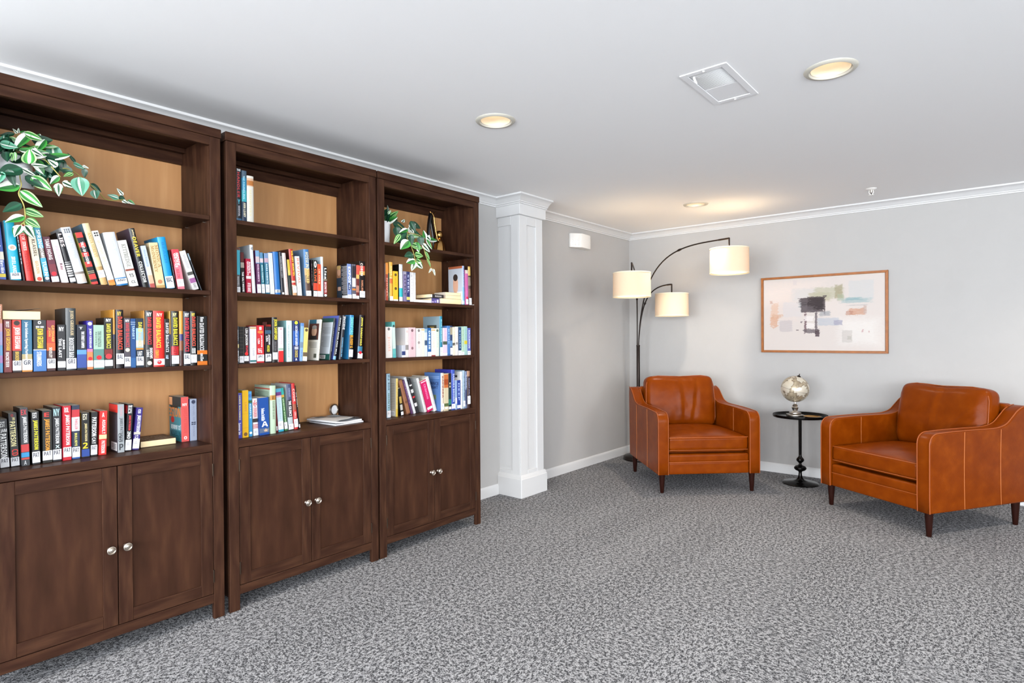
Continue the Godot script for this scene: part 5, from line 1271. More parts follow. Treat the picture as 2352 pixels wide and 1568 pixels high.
	["34", "pale grey hardcover with printed boards, tilted on cabinet top, bookcase beside column", 0.321, 3.149, 0.768, 0.0204, 0.2224, 0.155, 17.25, "h", "dcdcdc", "d0d2d2", "t .2 .9 .35 .6 b0b0b0 ENDGAME", "L .1 .9 .1 .9 98a4a4 18"],
	["34", "magenta paperback tilted among white ones on cabinet top, bookcase beside column", 0.326, 3.1272, 0.768, 0.0427, 0.2007, 0.135, 17.24, "t", "d41c64", "d41c64", "b .94 .97 f0e0e8;t .4 .88 .3 .65 f07cac CRIMSON;s .06 .14", ""],
	["34", "white hardcover tilted next to the magenta one on cabinet top, bookcase beside column", 0.331, 3.0807, 0.768, 0.025, 0.2253, 0.155, 17.56, "h", "e4e4e2", "e4e4e2", "t .2 .9 .35 .6 b8b4b0 BRIGHT SHADOW", ""],
	["34", "cream spined hardcover with blue printed cover on cabinet top, bookcase beside column", 0.366, 3.0541, 0.768, 0.0241, 0.2387, 0.155, 0, "h", "e8dccc", "5c84c0", "t .35 .92 .25 .7 8c4030 BARBARA;s .04 .2", "L .1 .9 .84 .92 8ca8d4 2;X .15 .75 .68 .76 20305c DANCE;X .2 .72 .58 .66 20305c NIGHT;R .3 .7 .3 .42 6c7c5c"],
	["34", "tan hardcover with orange horse head on cabinet top, bookcase beside column", 0.366, 3.0292, 0.768, 0.0369, 0.2327, 0.135, 0, "t", "d8ccac", "d8ccac", "b .62 .98 c87038;b .7 .85 a84c24;b .12 .2 5c6c40;e .05 .1 e8e8e0", ""],
	["34", "dark green hardcover with black head on cabinet top, bookcase beside column", 0.366, 2.9907, 0.768, 0.0235, 0.233, 0.135, 0, "t", "1c3430", "1c3430", "b .6 1 1c1a1e;t .62 .75 .3 .7 d8d0a8 H;b .15 .3 2c7c6c;s .03 .1", ""],
	["34", "bright blue hardcover with deep blue boards on cabinet top, bookcase beside column", 0.366, 2.9642, 0.768, 0.0315, 0.2545, 0.155, 0, "h", "3c58b8", "3438a0", "t .2 .9 .25 .65 c0ccf4 SANDRA BROWN;s .03 .15", ""],
	["34", "narrow light blue paperback on cabinet top, bookcase beside column", 0.366, 2.9311, 0.768, 0.0138, 0.1862, 0.108, 0, "p", "9cb8dc", "9cb8dc", "b .2 .4 f0f0f4", ""],
	["34", "dark blue paperback beside a light blue one on cabinet top, bookcase beside column", 0.366, 2.9157, 0.768, 0.0308, 0.1853, 0.108, 0, "p", "24409c", "24409c", "t .3 .9 .3 .7 9cb0e4 DEEP;s .03 .14", ""],
	["34", "white hardcover with small black seal on cover on cabinet top, bookcase beside column", 0.366, 2.8832, 0.768, 0.0193, 0.2391, 0.155, 0, "h", "e6eaee", "d8dce0", "t .3 .9 .3 .6 b0b8c4 STILL", "R .2 .5 .84 .9 404448"],
	["34", "blue-grey hardcover with label in the blue group on cabinet top, bookcase beside column", 0.366, 2.8621, 0.768, 0.0195, 0.2451, 0.155, 0, "h", "9cb4c8", "9cb4c8", "t .3 .9 .3 .6 5c7484 TIDE;s .05 .2", ""],
	["34", "slim slate blue hardcover on cabinet top, bookcase beside column", 0.366, 2.8409, 0.768, 0.017, 0.2394, 0.155, 0, "h", "6c7ca0", "6c7ca0", "b .1 .5 34406c;t .55 .9 .3 .6 b8c4dc EDGE", ""],
	["34", "dark brown hardcover at the column end of the row on cabinet top, bookcase beside column", 0.366, 2.8222, 0.768, 0.0279, 0.2408, 0.155, 0, "h", "443034", "443034", "b .85 1 b08870;t .3 .8 .3 .6 98a0c4 NIGHT FALL;s .1 .32", ""],
]
const BOOK_GROUPS := {"11": "books on the top shelf of the bookcase away from the column", "12": "books on the second shelf of the bookcase away from the column", "13": "books on the third shelf of the bookcase away from the column", "14": "books on the cabinet top of the bookcase away from the column", "21": "books on the top shelf of the middle bookcase", "22": "books on the second shelf of the middle bookcase", "23": "books on the third shelf of the middle bookcase", "24": "books on the cabinet top of the middle bookcase", "31": "books on the top shelf of the bookcase beside the column", "32": "books on the second shelf of the bookcase beside the column", "33": "books on the third shelf of the bookcase beside the column", "34": "books on the cabinet top of the bookcase beside the column"}


var text_cache := {}
var ink_cache := {}
var fonts := {}
var unit_disc: ArrayMesh


func font(kind: String) -> SystemFont:
	if not fonts.has(kind):
		var f := SystemFont.new()
		f.font_names = PackedStringArray(["Droid Serif" if kind == "serif" else "Droid Sans"])
		f.font_weight = 700
		fonts[kind] = f
	return fonts[kind]


func ink(h: String) -> StandardMaterial3D:
	if not ink_cache.has(h):
		var m := StandardMaterial3D.new()
		m.resource_name = "ink_" + h
		m.albedo_color = Color.html(h)
		m.roughness = 0.5
		ink_cache[h] = m
	return ink_cache[h]


func words(text: String, kind: String) -> TextMesh:
	var key := kind + text
	if not text_cache.has(key):
		var t := TextMesh.new()
		t.font = font(kind)
		t.text = text
		t.font_size = 16
		t.pixel_size = 0.01
		t.depth = 0.01
		t.curve_step = 3.0
		text_cache[key] = t
	return text_cache[key]


# lettering that fills a box: x and y are the directions of reading and of the letters' tops, the box is centred at c
func lettering(par: Node, text: String, kind: String, h: String, c: Vector3, x: Vector3, y: Vector3, wide: float, tall: float) -> void:
	var t := words(text, kind)
	var bb := t.get_aabb()
	if bb.size.x < 0.001 or bb.size.y < 0.001:
		return
	var sx := wide / bb.size.x
	var sy := tall / bb.size.y
	var n := x.cross(y)
	var b := Basis(x * sx, y * sy, n * 0.03)
	part(par, "lettering", t, ink(h), Transform3D(b, c - b * (bb.position + bb.size * 0.5)))


func disc() -> ArrayMesh:
	if unit_disc == null:
		unit_disc = MB.new().lathe([Vector2(0, 0), Vector2(1, 0), Vector2(1, 1), Vector2(0, 1)], 20).done()
	return unit_disc


func build_books() -> void:
	var m := mat("book_cover", rgb(228, 228, 228), 0.38)
	m.vertex_color_use_as_albedo = true
	for r in BOOKS:
		book(r)


func book(r: Array) -> void:
	var t: float = r[5]
	var h: float = r[6]
	var d: float = r[7]
	var lean: float = r[8]
	var hard: bool = r[9] == "h"
	var basis_ := Basis(Vector3.RIGHT, deg_to_rad(lean))
	var at := V(r[2], r[4] + 0.0006, r[3])
	if lean < 0.0:
		at = V(r[2], r[4] + 0.0006, r[3] - t / cos(deg_to_rad(lean))) - basis_ * V(0, 0, -t)
	var o := thing("hardcover_book" if hard else "paperback_book", r[1], "book", Transform3D(basis_, at), BOOK_GROUPS[r[0]])
	cover_and_pages(o, t, h, d, hard, r[10], r[11], r[12])
	spine_print(o, t, h, r[12])
	if r[13]:
		board_print(o, h, d, r[13])


func cover_and_pages(o: Node3D, t: float, h: float, d: float, hard: bool, spine: String, board: String, print_: String) -> void:
	var bt := 0.0022 if hard else 0.0007
	var over := 0.003 if hard else 0.0004
	bt = minf(bt, t * 0.25)
	# heights at which the colour of the spine changes
	var cuts := [0.0, 1.0]
	var bands := []
	for q in print_.split(";"):
		if q.begins_with("b "):
			var a := q.split(" ")
			bands.append([a[1].to_float(), a[2].to_float(), a[3]])
			cuts.append(a[1].to_float())
			cuts.append(a[2].to_float())
	cuts.sort()
	var m := MB.new()
	var cs := [Vector2(-0.0016, 0), Vector2(0, -minf(0.0012, t * 0.2)), Vector2(0, -t + minf(0.0012, t * 0.2)), Vector2(-0.0016, -t)]
	if hard:
		cs = [Vector2(-0.0045, 0), Vector2(-0.0012, -t * 0.14), Vector2(0, -t * 0.35), Vector2(0, -t * 0.65), Vector2(-0.0012, -t * 0.86), Vector2(-0.0045, -t)]
	for i in cuts.size() - 1:
		if cuts[i + 1] - cuts[i] < 0.0005:
			continue
		var c := hexlin(spine)
		var mid: float = (cuts[i] + cuts[i + 1]) * 0.5
		for q in bands:
			if mid > q[0] and mid < q[1]:
				c = hexlin(q[2])
		m.col = c
		m.sg(0 if hard else -1)
		for k in cs.size() - 1:
			var a: Vector2 = cs[k]
			var b: Vector2 = cs[k + 1]
			m.quad_out(V(a.x, cuts[i] * h, a.y), V(b.x, cuts[i] * h, b.y), V(b.x, cuts[i + 1] * h, b.y), V(a.x, cuts[i + 1] * h, a.y), V(1, 0, (a.y + b.y) * 0.5 + t * 0.5))
	m.sg(-1)
	# closed ends of the spine, then the two boards
	m.col = hexlin(spine)
	for y in [0.0, h]:
		for k in range(1, cs.size() - 1):
			m.tri_out(V(cs[0].x, y, cs[0].y), V(cs[k].x, y, cs[k].y), V(cs[k + 1].x, y, cs[k + 1].y), V(0, y - h * 0.5, 0))
	m.col = hexlin(board)
	m.box(V(-d, 0, -bt), V(cs[0].x, h, 0))
	m.box(V(-d, 0, -t), V(cs[0].x, h, -t + bt))
	part(o, "cover", m.done(), mats.book_cover)
	part(o, "page_block", bx(V(-d + over, over, -t + bt), V(cs[0].x - 0.0002, h - over, -bt)), mats.paper)


func spine_print(o: Node3D, t: float, h: float, print_: String) -> void:
	var dn := V(0, -1, 0)
	var rt := V(0, 0, -1)
	for q in print_.split(";"):
		var k := q.left(1)
		if k in ["t", "T", "h"]:
			var a := q.split(" ", true, 6)
			var v0 := a[1].to_float()
			var v1 := a[2].to_float()
			var w0 := a[3].to_float()
			var w1 := a[4].to_float()
			if k == "h":
				lettering(o, a[6], "sans", a[5], V(0.0003, (v0 + v1) * 0.5 * h, -(w0 + w1) * 0.5 * t), rt, Vector3.UP, (w1 - w0) * t, (v1 - v0) * h)
			else:
				# w runs from the spine's near edge; the tops of the letters point to its far edge
				lettering(o, a[6], "serif" if k == "T" else "sans", a[5], V(0.0003, (v0 + v1) * 0.5 * h, -(1.0 - (w0 + w1) * 0.5) * t), dn, rt, (v1 - v0) * h, (w1 - w0) * t)
		elif k == "s":
			var a := q.split(" ", true, 3)
			var v0 := a[1].to_float()
			var v1 := a[2].to_float()
			var s := part(o, "spine_label", bx(V(-0.0004, v0 * h, -t * 0.985), V(0.0005, v1 * h, -t * 0.015), 0.0002), mats.white_paper)
			if a.size() > 3:
				lettering(s, a[3], "sans", "3c3c48", V(0.0007, lerpf(v0, v1, 0.7) * h, -t * 0.5), rt, Vector3.UP, t * 0.7, (v1 - v0) * h * 0.4)
			else:
				lettering(s, "== -", "sans", "a8a8b0", V(0.0007, lerpf(v0, v1, 0.6) * h, -t * 0.5), rt, Vector3.UP, t * 0.6, (v1 - v0) * h * 0.25)
		elif k == "o":
			var a := q.split(" ")
			var rr := minf(t * 0.34, 0.0085)
			part(o, "dot", disc(), ink(a[2]), Transform3D(Basis(V(0, 0, rr), V(0.0007, 0, 0), V(0, rr, 0)), V(-0.0001, a[1].to_float() * h, -t * 0.5)))
		elif k == "e":
			var a := q.split(" ")
			var v0 := a[1].to_float()
			var v1 := a[2].to_float()
			part(o, "emblem", disc(), ink(a[3]), Transform3D(Basis(V(0, 0, t * 0.38), V(0.0005, 0, 0), V(0, (v1 - v0) * h * 0.5, 0)), V(-0.0001, (v0 + v1) * 0.5 * h, -t * 0.5)))


func board_print(o: Node3D, h: float, d: float, print_: String) -> void:
	# print on the board that faces +z; shares run from the spine to the fore edge and from bottom to top
	var lift := 0.0
	for q in print_.split(";"):
		var a := q.split(" ", true, 6)
		var x0 := -a[2].to_float() * d
		var x1 := -a[1].to_float() * d
		var y0 := a[3].to_float() * h
		var y1 := a[4].to_float() * h
		lift += 0.0001
		if a[0] == "R":
			part(o, "cover_print", bx(V(x0, y0, -0.0002), V(x1, y1, 0.0002 + lift)), ink(a[5]))
		elif a[0] == "e":
			part(o, "cover_print", disc(), ink(a[5]), Transform3D(Basis(V((x1 - x0) * 0.5, 0, 0), V(0, 0, 0.0002 + lift), V(0, -(y1 - y0) * 0.5, 0)), V((x0 + x1) * 0.5, (y0 + y1) * 0.5, 0)))
		elif a[0] == "X":
			lettering(o, a[6], "sans", a[5], V((x0 + x1) * 0.5, (y0 + y1) * 0.5, 0.0004 + lift), V(1, 0, 0), V(0, 1, 0), x1 - x0, y1 - y0)
		elif a[0] == "U":
			lettering(o, a[6], "sans", a[5], V((x0 + x1) * 0.5, (y0 + y1) * 0.5, 0.0004 + lift), V(-1, 0, 0), V(0, -1, 0), x1 - x0, y1 - y0)
		elif a[0] == "L":
			var n := a[6].to_int()
			var m := MB.new()
			for i in n:
				var y := lerpf(y0, y1, (i + 0.5) / n)
				var e := x1 - (x1 - x0) * (1.0 if i % 4 else 0.8)
				m.box(V(e, y - (y1 - y0) * 0.2 / n, 0), V(x1, y + (y1 - y0) * 0.2 / n, 0.0003 + lift))
			part(o, "printed_lines", m.done(), ink(a[5]))


const LEAVES_A := [[0.415, 1.7489, 5.0913, 0.4224, 1.6998, 5.0302, 0.031, 0], [0.415, 1.6839, 5.081, 0.4254, 1.6674, 5.0273, 0.028, 4], [0.415, 1.7045, 5.0881, 0.419, 1.6692, 5.1402, 0.0326, 2], [0.418, 1.6617, 5.0812, 0.4246, 1.6342, 5.1356, 0.0296, 1], [0.418, 1.6514, 5.077, 0.4319, 1.6261, 5.0397, 0.0281, 4], [0.42, 1.6289, 5.0909, 0.434, 1.5843, 5.1129, 0.031, 3], [0.42, 1.6289, 5.08, 0.424, 1.5833, 5.0554, 0.0296, 3], [0.412, 1.7694, 5.0918, 0.416, 1.7445, 5.1621, 0.0357, 1], [0.412, 1.8039, 5.0597, 0.416, 1.7657, 5.0002, 0.0361, 0], [0.412, 1.8035, 5.0769, 0.4173, 1.7739, 5.0234, 0.0297, 2], [0.4, 1.8263, 4.9766, 0.389, 1.7938, 5.0033, 0.0211, 1], [0.412, 1.7972, 4.9821, 0.419, 1.7489, 4.9841, 0.0259, 3], [0.4, 1.807, 4.9675, 0.4026, 1.793, 4.9279, 0.0245, 3], [0.41, 1.8308, 5.0848, 0.4188, 1.7981, 5.1548, 0.0545, 2], [0.38, 1.8559, 5.0592, 0.3769, 1.9106, 5.0592, 0.043, 0], [0.35, 1.9066, 5.0821, 0.3596, 1.9195, 4.9959, 0.0222, 1], [0.36, 1.9152, 5.0489, 0.3669, 1.8968, 5.0135, 0.021, 3], [0.36, 1.9011, 5.0132, 0.3488, 1.899, 4.9446, 0.0284, 2], [0.38, 1.8642, 4.9765, 0.3859, 1.8834, 5.0062, 0.0214, 3], [0.385, 1.8532, 5.0541, 0.3813, 1.8621, 5.0043, 0.0236, 3], [0.39, 1.8338, 5.0823, 0.3913, 1.8138, 5.0381, 0.0178, 3], [0.3, 1.9633, 5.0213, 0.2971, 1.9965, 5.0123, 0.0274, 1], [0.27, 1.986, 5.0707, 0.2802, 1.9982, 5.0855, 0.01, 3], [0.27, 1.9883, 5.0673, 0.2721, 2.0074, 5.0686, 0.0086, 3], [0.28, 1.9881, 5.0646, 0.273, 2.0028, 5.0476, 0.0086, 1], [0.29, 1.9848, 5.0631, 0.2954, 1.9648, 5.0192, 0.0128, 1], [0.33, 1.9543, 5.1189, 0.343, 1.8889, 5.1279, 0.029, 5], [0.29, 1.9785, 5.0819, 0.2878, 1.9631, 5.127, 0.0156, 2], [0.28, 1.9704, 5.067, 0.2751, 1.9648, 5.0427, 0.0214, 2], [0.32, 1.9279, 5.1005, 0.3204, 1.9233, 5.0735, 0.0139, 1], [0.32, 1.9279, 5.1005, 0.338, 1.9024, 5.1217, 0.0153, 5], [0.36, 1.8902, 5.1191, 0.3792, 1.8522, 5.1194, 0.026, 2], [0.37, 1.8887, 5.1049, 0.3795, 1.8552, 5.1058, 0.011, 4], [0.37, 1.8921, 5.0964, 0.3869, 1.8567, 5.0986, 0.0096, 0], [0.31, 1.9358, 5.0998, 0.3251, 1.9384, 5.0421, 0.0154, 2], [0.375, 1.8655, 5.0075, 0.3751, 1.8374, 4.993, 0.0255, 2], [0.33, 1.8982, 4.9174, 0.321, 1.8911, 4.8757, 0.0237, 5], [0.31, 1.908, 4.904, 0.3189, 1.9385, 4.9315, 0.0105, 2], [0.32, 1.8997, 4.8854, 0.3259, 1.8924, 4.8656, 0.009, 3], [0.32, 1.8908, 4.878, 0.3196, 1.8545, 4.8795, 0.0181, 2], [0.35, 1.8635, 4.9236, 0.3452, 1.8677, 4.9631, 0.025, 2], [0.36, 1.8556, 4.9248, 0.361, 1.8372, 4.9562, 0.022, 4], [0.412, 1.8327, 4.9194, 0.422, 1.763, 4.9129, 0.0491, 5], [0.27, 1.847, 4.8467, 0.273, 1.8176, 4.8111, 0.0185, 2], [0.28, 1.8224, 4.8378, 0.285, 1.7854, 4.833, 0.0293, 5], [0.26, 1.8061, 4.7467, 0.2566, 1.8169, 4.7866, 0.0192, 5], [0.25, 1.8238, 4.7283, 0.2473, 1.8505, 4.7509, 0.0145, 3], [0.26, 1.8141, 4.7467, 0.2626, 1.8049, 4.7238, 0.0208, 2], [0.26, 1.8017, 4.7357, 0.2755, 1.7868, 4.7152, 0.0144, 3], [0.25, 1.8072, 4.713, 0.2568, 1.7928, 4.6867, 0.0146, 1], [0.329, 1.8862, 4.9676, 0.3193, 1.8158, 4.9923, 0.0293, 2], [0.3409, 1.919, 4.9915, 0.3352, 1.8326, 5.023, 0.0344, 1], [0.2975, 1.8867, 4.9937, 0.2904, 1.8531, 4.9538, 0.032, 4], [0.3225, 1.7886, 5.1237, 0.3137, 1.8082, 5.0737, 0.0231, 5], [0.3256, 1.9105, 4.9519, 0.3178, 1.8561, 4.9451, 0.0235, 2], [0.3311, 1.9387, 5.0105, 0.3368, 1.9525, 4.9663, 0.0254, 0], [0.2981, 1.8618, 5.1186, 0.2921, 1.8114, 5.1273, 0.0217, 2], [0.2972, 1.947, 5.0216, 0.3157, 1.9538, 4.9711, 0.0287, 4], [0.32, 1.8722, 5.1068, 0.3298, 1.9005, 5.0472, 0.039, 2], [0.2854, 1.9215, 4.9858, 0.2907, 1.8463, 4.9695, 0.0341, 4], [0.3583, 1.894, 5.0599, 0.3689, 1.9019, 5.0047, 0.0318, 1], [0.3464, 1.8994, 4.9967, 0.3428, 1.9296, 4.9275, 0.0306, 1], [0.2993, 1.9056, 4.9922, 0.317, 1.9073, 4.9435, 0.0277, 1], [0.3296, 1.8921, 5.0176, 0.3444, 1.8328, 5.0056, 0.0262, 2], [0.3134, 1.8497, 5.0272, 0.3246, 1.7883, 5.0432, 0.0242, 2], [0.348, 1.9424, 5.1128, 0.3514, 1.8847, 5.14, 0.0302, 2], [0.32, 1.9577, 4.9774, 0.335, 1.8645, 4.969, 0.0432, 5], [0.3447, 1.9767, 5.0513, 0.3565, 1.9019, 5.1017, 0.0337, 1], [0.3285, 1.8674, 5.0302, 0.3376, 1.8285, 4.9828, 0.0293, 5], [0.3169, 1.9572, 5.0383, 0.3341, 1.9743, 4.9795, 0.0375, 2], [0.412, 1.8185, 5.1227, 0.421, 1.7598, 5.1063, 0.0238, 2], [0.345, 1.8848, 5.034, 0.3447, 1.8343, 5.0106, 0.0303, 1], [0.299, 1.9577, 5.1049, 0.3047, 1.9144, 5.061, 0.0338, 0], [0.3577, 1.9684, 5.0672, 0.352, 1.9616, 5.0117, 0.0301, 0], [0.295, 1.9016, 4.981, 0.2891, 1.834, 4.9809, 0.0294, 2], [0.3576, 1.9164, 5.1348, 0.3688, 1.9119, 5.0867, 0.0296, 5], [0.3372, 1.9672, 5.0034, 0.3504, 1.9023, 5.0411, 0.0287, 1], [0.412, 1.8059, 5.1376, 0.4275, 1.747, 5.1671, 0.0332, 5], [0.3203, 1.8954, 5.0039, 0.3355, 1.8028, 5.012, 0.0411, 2], [0.2827, 1.8966, 4.9747, 0.2881, 1.8795, 4.9034, 0.0361, 0], [0.2958, 1.885, 5.0973, 0.366, 1.9038, 5.1165, 0.0317, 2], [0.2962, 1.8984, 5.0953, 0.3395, 1.9441, 5.1046, 0.0335, 2], [0.2804, 1.9026, 5.1178, 0.3103, 1.8981, 5.155, 0.0286, 2], [0.2954, 1.9006, 5.0985, 0.3582, 1.9509, 5.1184, 0.0431, 2], [0.2798, 1.9029, 5.1182, 0.3207, 1.9023, 5.155, 0.0327, 4], [0.2624, 1.8934, 5.123, 0.2629, 1.9323, 5.155, 0.0257, 1], [0.2969, 1.9007, 5.0849, 0.3478, 1.9208, 5.0803, 0.0223, 4], [0.2517, 1.8906, 5.1215, 0.2347, 1.9401, 5.155, 0.0317, 2], [0.294, 1.9031, 5.1021, 0.3429, 1.9049, 5.1235, 0.0255, 2], [0.2809, 1.8903, 5.1175, 0.3087, 1.9156, 5.155, 0.0234, 2], [0.2859, 1.8902, 5.1136, 0.3421, 1.9043, 5.155, 0.0401, 2], [0.2796, 1.886, 5.1183, 0.3081, 1.9168, 5.155, 0.0322, 4], [0.2559, 1.9031, 5.1225, 0.2437, 1.9071, 5.155, 0.0297, 1], [0.2966, 1.898, 5.0935, 0.3611, 1.9196, 5.1037, 0.0334, 2], [0.2768, 1.8975, 5.1197, 0.3036, 1.9483, 5.155, 0.0366, 1], [0.2968, 1.9026, 5.0914, 0.3725, 1.8953, 5.0989, 0.0362, 4], [0.2913, 1.894, 5.0689, 0.3512, 1.9366, 5.0297, 0.0384, 4], [0.2599, 1.8851, 5.1229, 0.2565, 1.923, 5.155, 0.0315, 2]]
const STEMS_A := [[[0.34, 1.8323, 5.0779], [0.39, 1.7993, 5.0864], [0.41, 1.7692, 5.0866], [0.415, 1.7373, 5.0951], [0.417, 1.702, 5.0824], [0.418, 1.6606, 5.0781], [0.42, 1.6395, 5.0823], [0.42, 1.6289, 5.08]], [[0.42, 1.6395, 5.0823], [0.42, 1.6289, 5.0909]], [[0.27, 1.9248, 5.0878], [0.31, 1.9111, 5.0507], [0.36, 1.8872, 5.0122], [0.38, 1.8566, 4.9916], [0.395, 1.8241, 4.9709]], [[0.36, 1.8665, 4.9557], [0.34, 1.8686, 4.9225], [0.3, 1.838, 4.8583], [0.28, 1.8157, 4.8235], [0.265, 1.7931, 4.7892], [0.26, 1.8037, 4.7329], [0.255, 1.8053, 4.7145]], [[0.26, 1.9287, 5.0806], [0.265, 1.9579, 5.0734], [0.27, 1.9857, 5.0718]], [[0.26, 1.9266, 5.0773], [0.27, 1.9731, 5.0652], [0.28, 1.9873, 5.0624]]]
const LEAVES_B := [[0.412, 1.7894, 3.3431, 0.416, 1.7331, 3.4054, 0.049, 1], [0.412, 1.7122, 3.3102, 0.416, 1.6963, 3.3768, 0.0407, 2], [0.412, 1.7133, 3.2989, 0.4175, 1.7106, 3.2347, 0.035, 4], [0.412, 1.6813, 3.2992, 0.416, 1.6605, 3.3625, 0.0379, 1], [0.412, 1.682, 3.2916, 0.416, 1.6659, 3.2415, 0.035, 4], [0.412, 1.67, 3.2956, 0.4187, 1.6172, 3.3281, 0.035, 3], [0.412, 1.6656, 3.2804, 0.416, 1.6336, 3.2399, 0.0322, 3], [0.412, 1.7681, 3.3284, 0.4181, 1.7548, 3.2347, 0.0347, 4], [0.412, 1.7813, 3.2408, 0.416, 1.7375, 3.1779, 0.0295, 3], [0.412, 1.8117, 3.2092, 0.4224, 1.7559, 3.1675, 0.0208, 1], [0.37, 1.8266, 3.1757, 0.3819, 1.8696, 3.2037, 0.0241, 1], [0.375, 1.8386, 3.1721, 0.3851, 1.8161, 3.1492, 0.0362, 3], [0.35, 1.8776, 3.2827, 0.3601, 1.9083, 3.2448, 0.0355, 3], [0.36, 1.8672, 3.3063, 0.36, 1.8383, 3.3697, 0.0264, 1], [0.36, 1.8703, 3.2835, 0.3694, 1.8323, 3.2029, 0.0236, 2], [0.385, 1.8166, 3.3351, 0.3839, 1.831, 3.2234, 0.0232, 0], [0.36, 1.8679, 3.2797, 0.3663, 1.8399, 3.2624, 0.0207, 3], [0.36, 1.8505, 3.3215, 0.3584, 1.7873, 3.3616, 0.0614, 2], [0.33, 1.8909, 3.3925, 0.3322, 1.8757, 3.2906, 0.0463, 2], [0.31, 1.9119, 3.3059, 0.3, 1.9381, 3.2784, 0.0207, 3], [0.3, 1.9621, 3.3716, 0.2958, 1.9318, 3.3241, 0.0146, 1], [0.28, 1.9173, 3.3964, 0.2991, 1.9752, 3.3817, 0.0321, 0], [0.28, 1.9122, 3.4109, 0.2754, 1.9857, 3.4102, 0.0233, 4], [0.27, 1.932, 3.3848, 0.2801, 1.9704, 3.4104, 0.0264, 0], [0.27, 1.9249, 3.3739, 0.2788, 2.0065, 3.3873, 0.0206, 2], [0.3, 1.9107, 3.4228, 0.3112, 1.9551, 3.4239, 0.0202, 4], [0.3, 1.9115, 3.3976, 0.3032, 1.9275, 3.3265, 0.0204, 2], [0.34, 1.8747, 3.3752, 0.3471, 1.8058, 3.3632, 0.0435, 2], [0.412, 1.8236, 3.2558, 0.416, 1.7712, 3.2482, 0.0382, 2], [0.412, 1.6431, 3.1672, 0.416, 1.6136, 3.195, 0.012, 3], [0.412, 1.6411, 3.1552, 0.416, 1.5997, 3.143, 0.0135, 3], [0.412, 1.7396, 3.2178, 0.416, 1.6922, 3.1823, 0.0148, 4], [0.412, 1.7022, 3.2064, 0.416, 1.6511, 3.1747, 0.0149, 4], [0.412, 1.8257, 3.3256, 0.416, 1.7629, 3.3231, 0.0309, 2], [0.3306, 1.7918, 3.3816, 0.3342, 1.7877, 3.3196, 0.0188, 2], [0.3421, 1.8868, 3.2812, 0.3598, 1.8241, 3.2449, 0.0366, 1], [0.3361, 1.8304, 3.1388, 0.3493, 1.8326, 3.0565, 0.0343, 1], [0.412, 1.8167, 3.405, 0.4181, 1.7572, 3.4549, 0.0267, 4], [0.3477, 1.8427, 3.2116, 0.3503, 1.8012, 3.1647, 0.0289, 1], [0.3512, 1.7981, 3.3282, 0.3462, 1.8097, 3.2639, 0.0227, 2], [0.3218, 1.9171, 3.245, 0.3155, 1.8943, 3.1605, 0.0325, 2], [0.3272, 1.8677, 3.2068, 0.3176, 1.8066, 3.2475, 0.0311, 2], [0.3745, 1.8009, 3.3368, 0.391, 1.8139, 3.2914, 0.0213, 2], [0.3786, 1.9122, 3.3013, 0.3871, 1.8506, 3.2678, 0.0295, 2], [0.412, 1.7861, 3.2883, 0.416, 1.7259, 3.2666, 0.029, 1], [0.2952, 1.906, 3.435, 0.3397, 1.9257, 3.4498, 0.0236, 4], [0.2932, 1.8974, 3.4082, 0.3531, 1.9297, 3.378, 0.0369, 1], [0.2912, 1.9053, 3.4432, 0.3367, 1.9115, 3.4731, 0.0283, 4], [0.2903, 1.8985, 3.4446, 0.3257, 1.9456, 3.4704, 0.0286, 0], [0.2914, 1.9049, 3.405, 0.3323, 1.9332, 3.3785, 0.0244, 2], [0.2969, 1.899, 3.4268, 0.3518, 1.936, 3.4312, 0.0314, 2], [0.2822, 1.9148, 3.4526, 0.3233, 1.9173, 3.49, 0.0302, 1], [0.254, 1.9128, 3.4581, 0.2393, 1.9326, 3.49, 0.0327, 4], [0.2952, 1.9057, 3.4351, 0.3456, 1.9617, 3.452, 0.0372, 2], [0.2556, 1.9053, 3.4584, 0.2414, 1.9177, 3.49, 0.0403, 2], [0.2885, 1.9144, 3.4011, 0.337, 1.97, 3.3593, 0.0416, 4], [0.2936, 1.9035, 3.4391, 0.3661, 1.9263, 3.4739, 0.043, 2]]
const STEMS_B := [[[0.28, 1.9154, 3.3892], [0.31, 1.9067, 3.3618], [0.36, 1.8456, 3.314], [0.39, 1.81, 3.3375], [0.41, 1.7681, 3.3305], [0.411, 1.7186, 3.3056], [0.412, 1.6787, 3.2955], [0.412, 1.6626, 3.2804]], [[0.36, 1.8456, 3.314], [0.39, 1.8291, 3.2327], [0.41, 1.7594, 3.2275], [0.41, 1.7136, 3.2123], [0.407, 1.6492, 3.1706], [0.406, 1.6421, 3.1497]], [[0.412, 1.6787, 3.2955], [0.412, 1.6684, 3.2975]]]


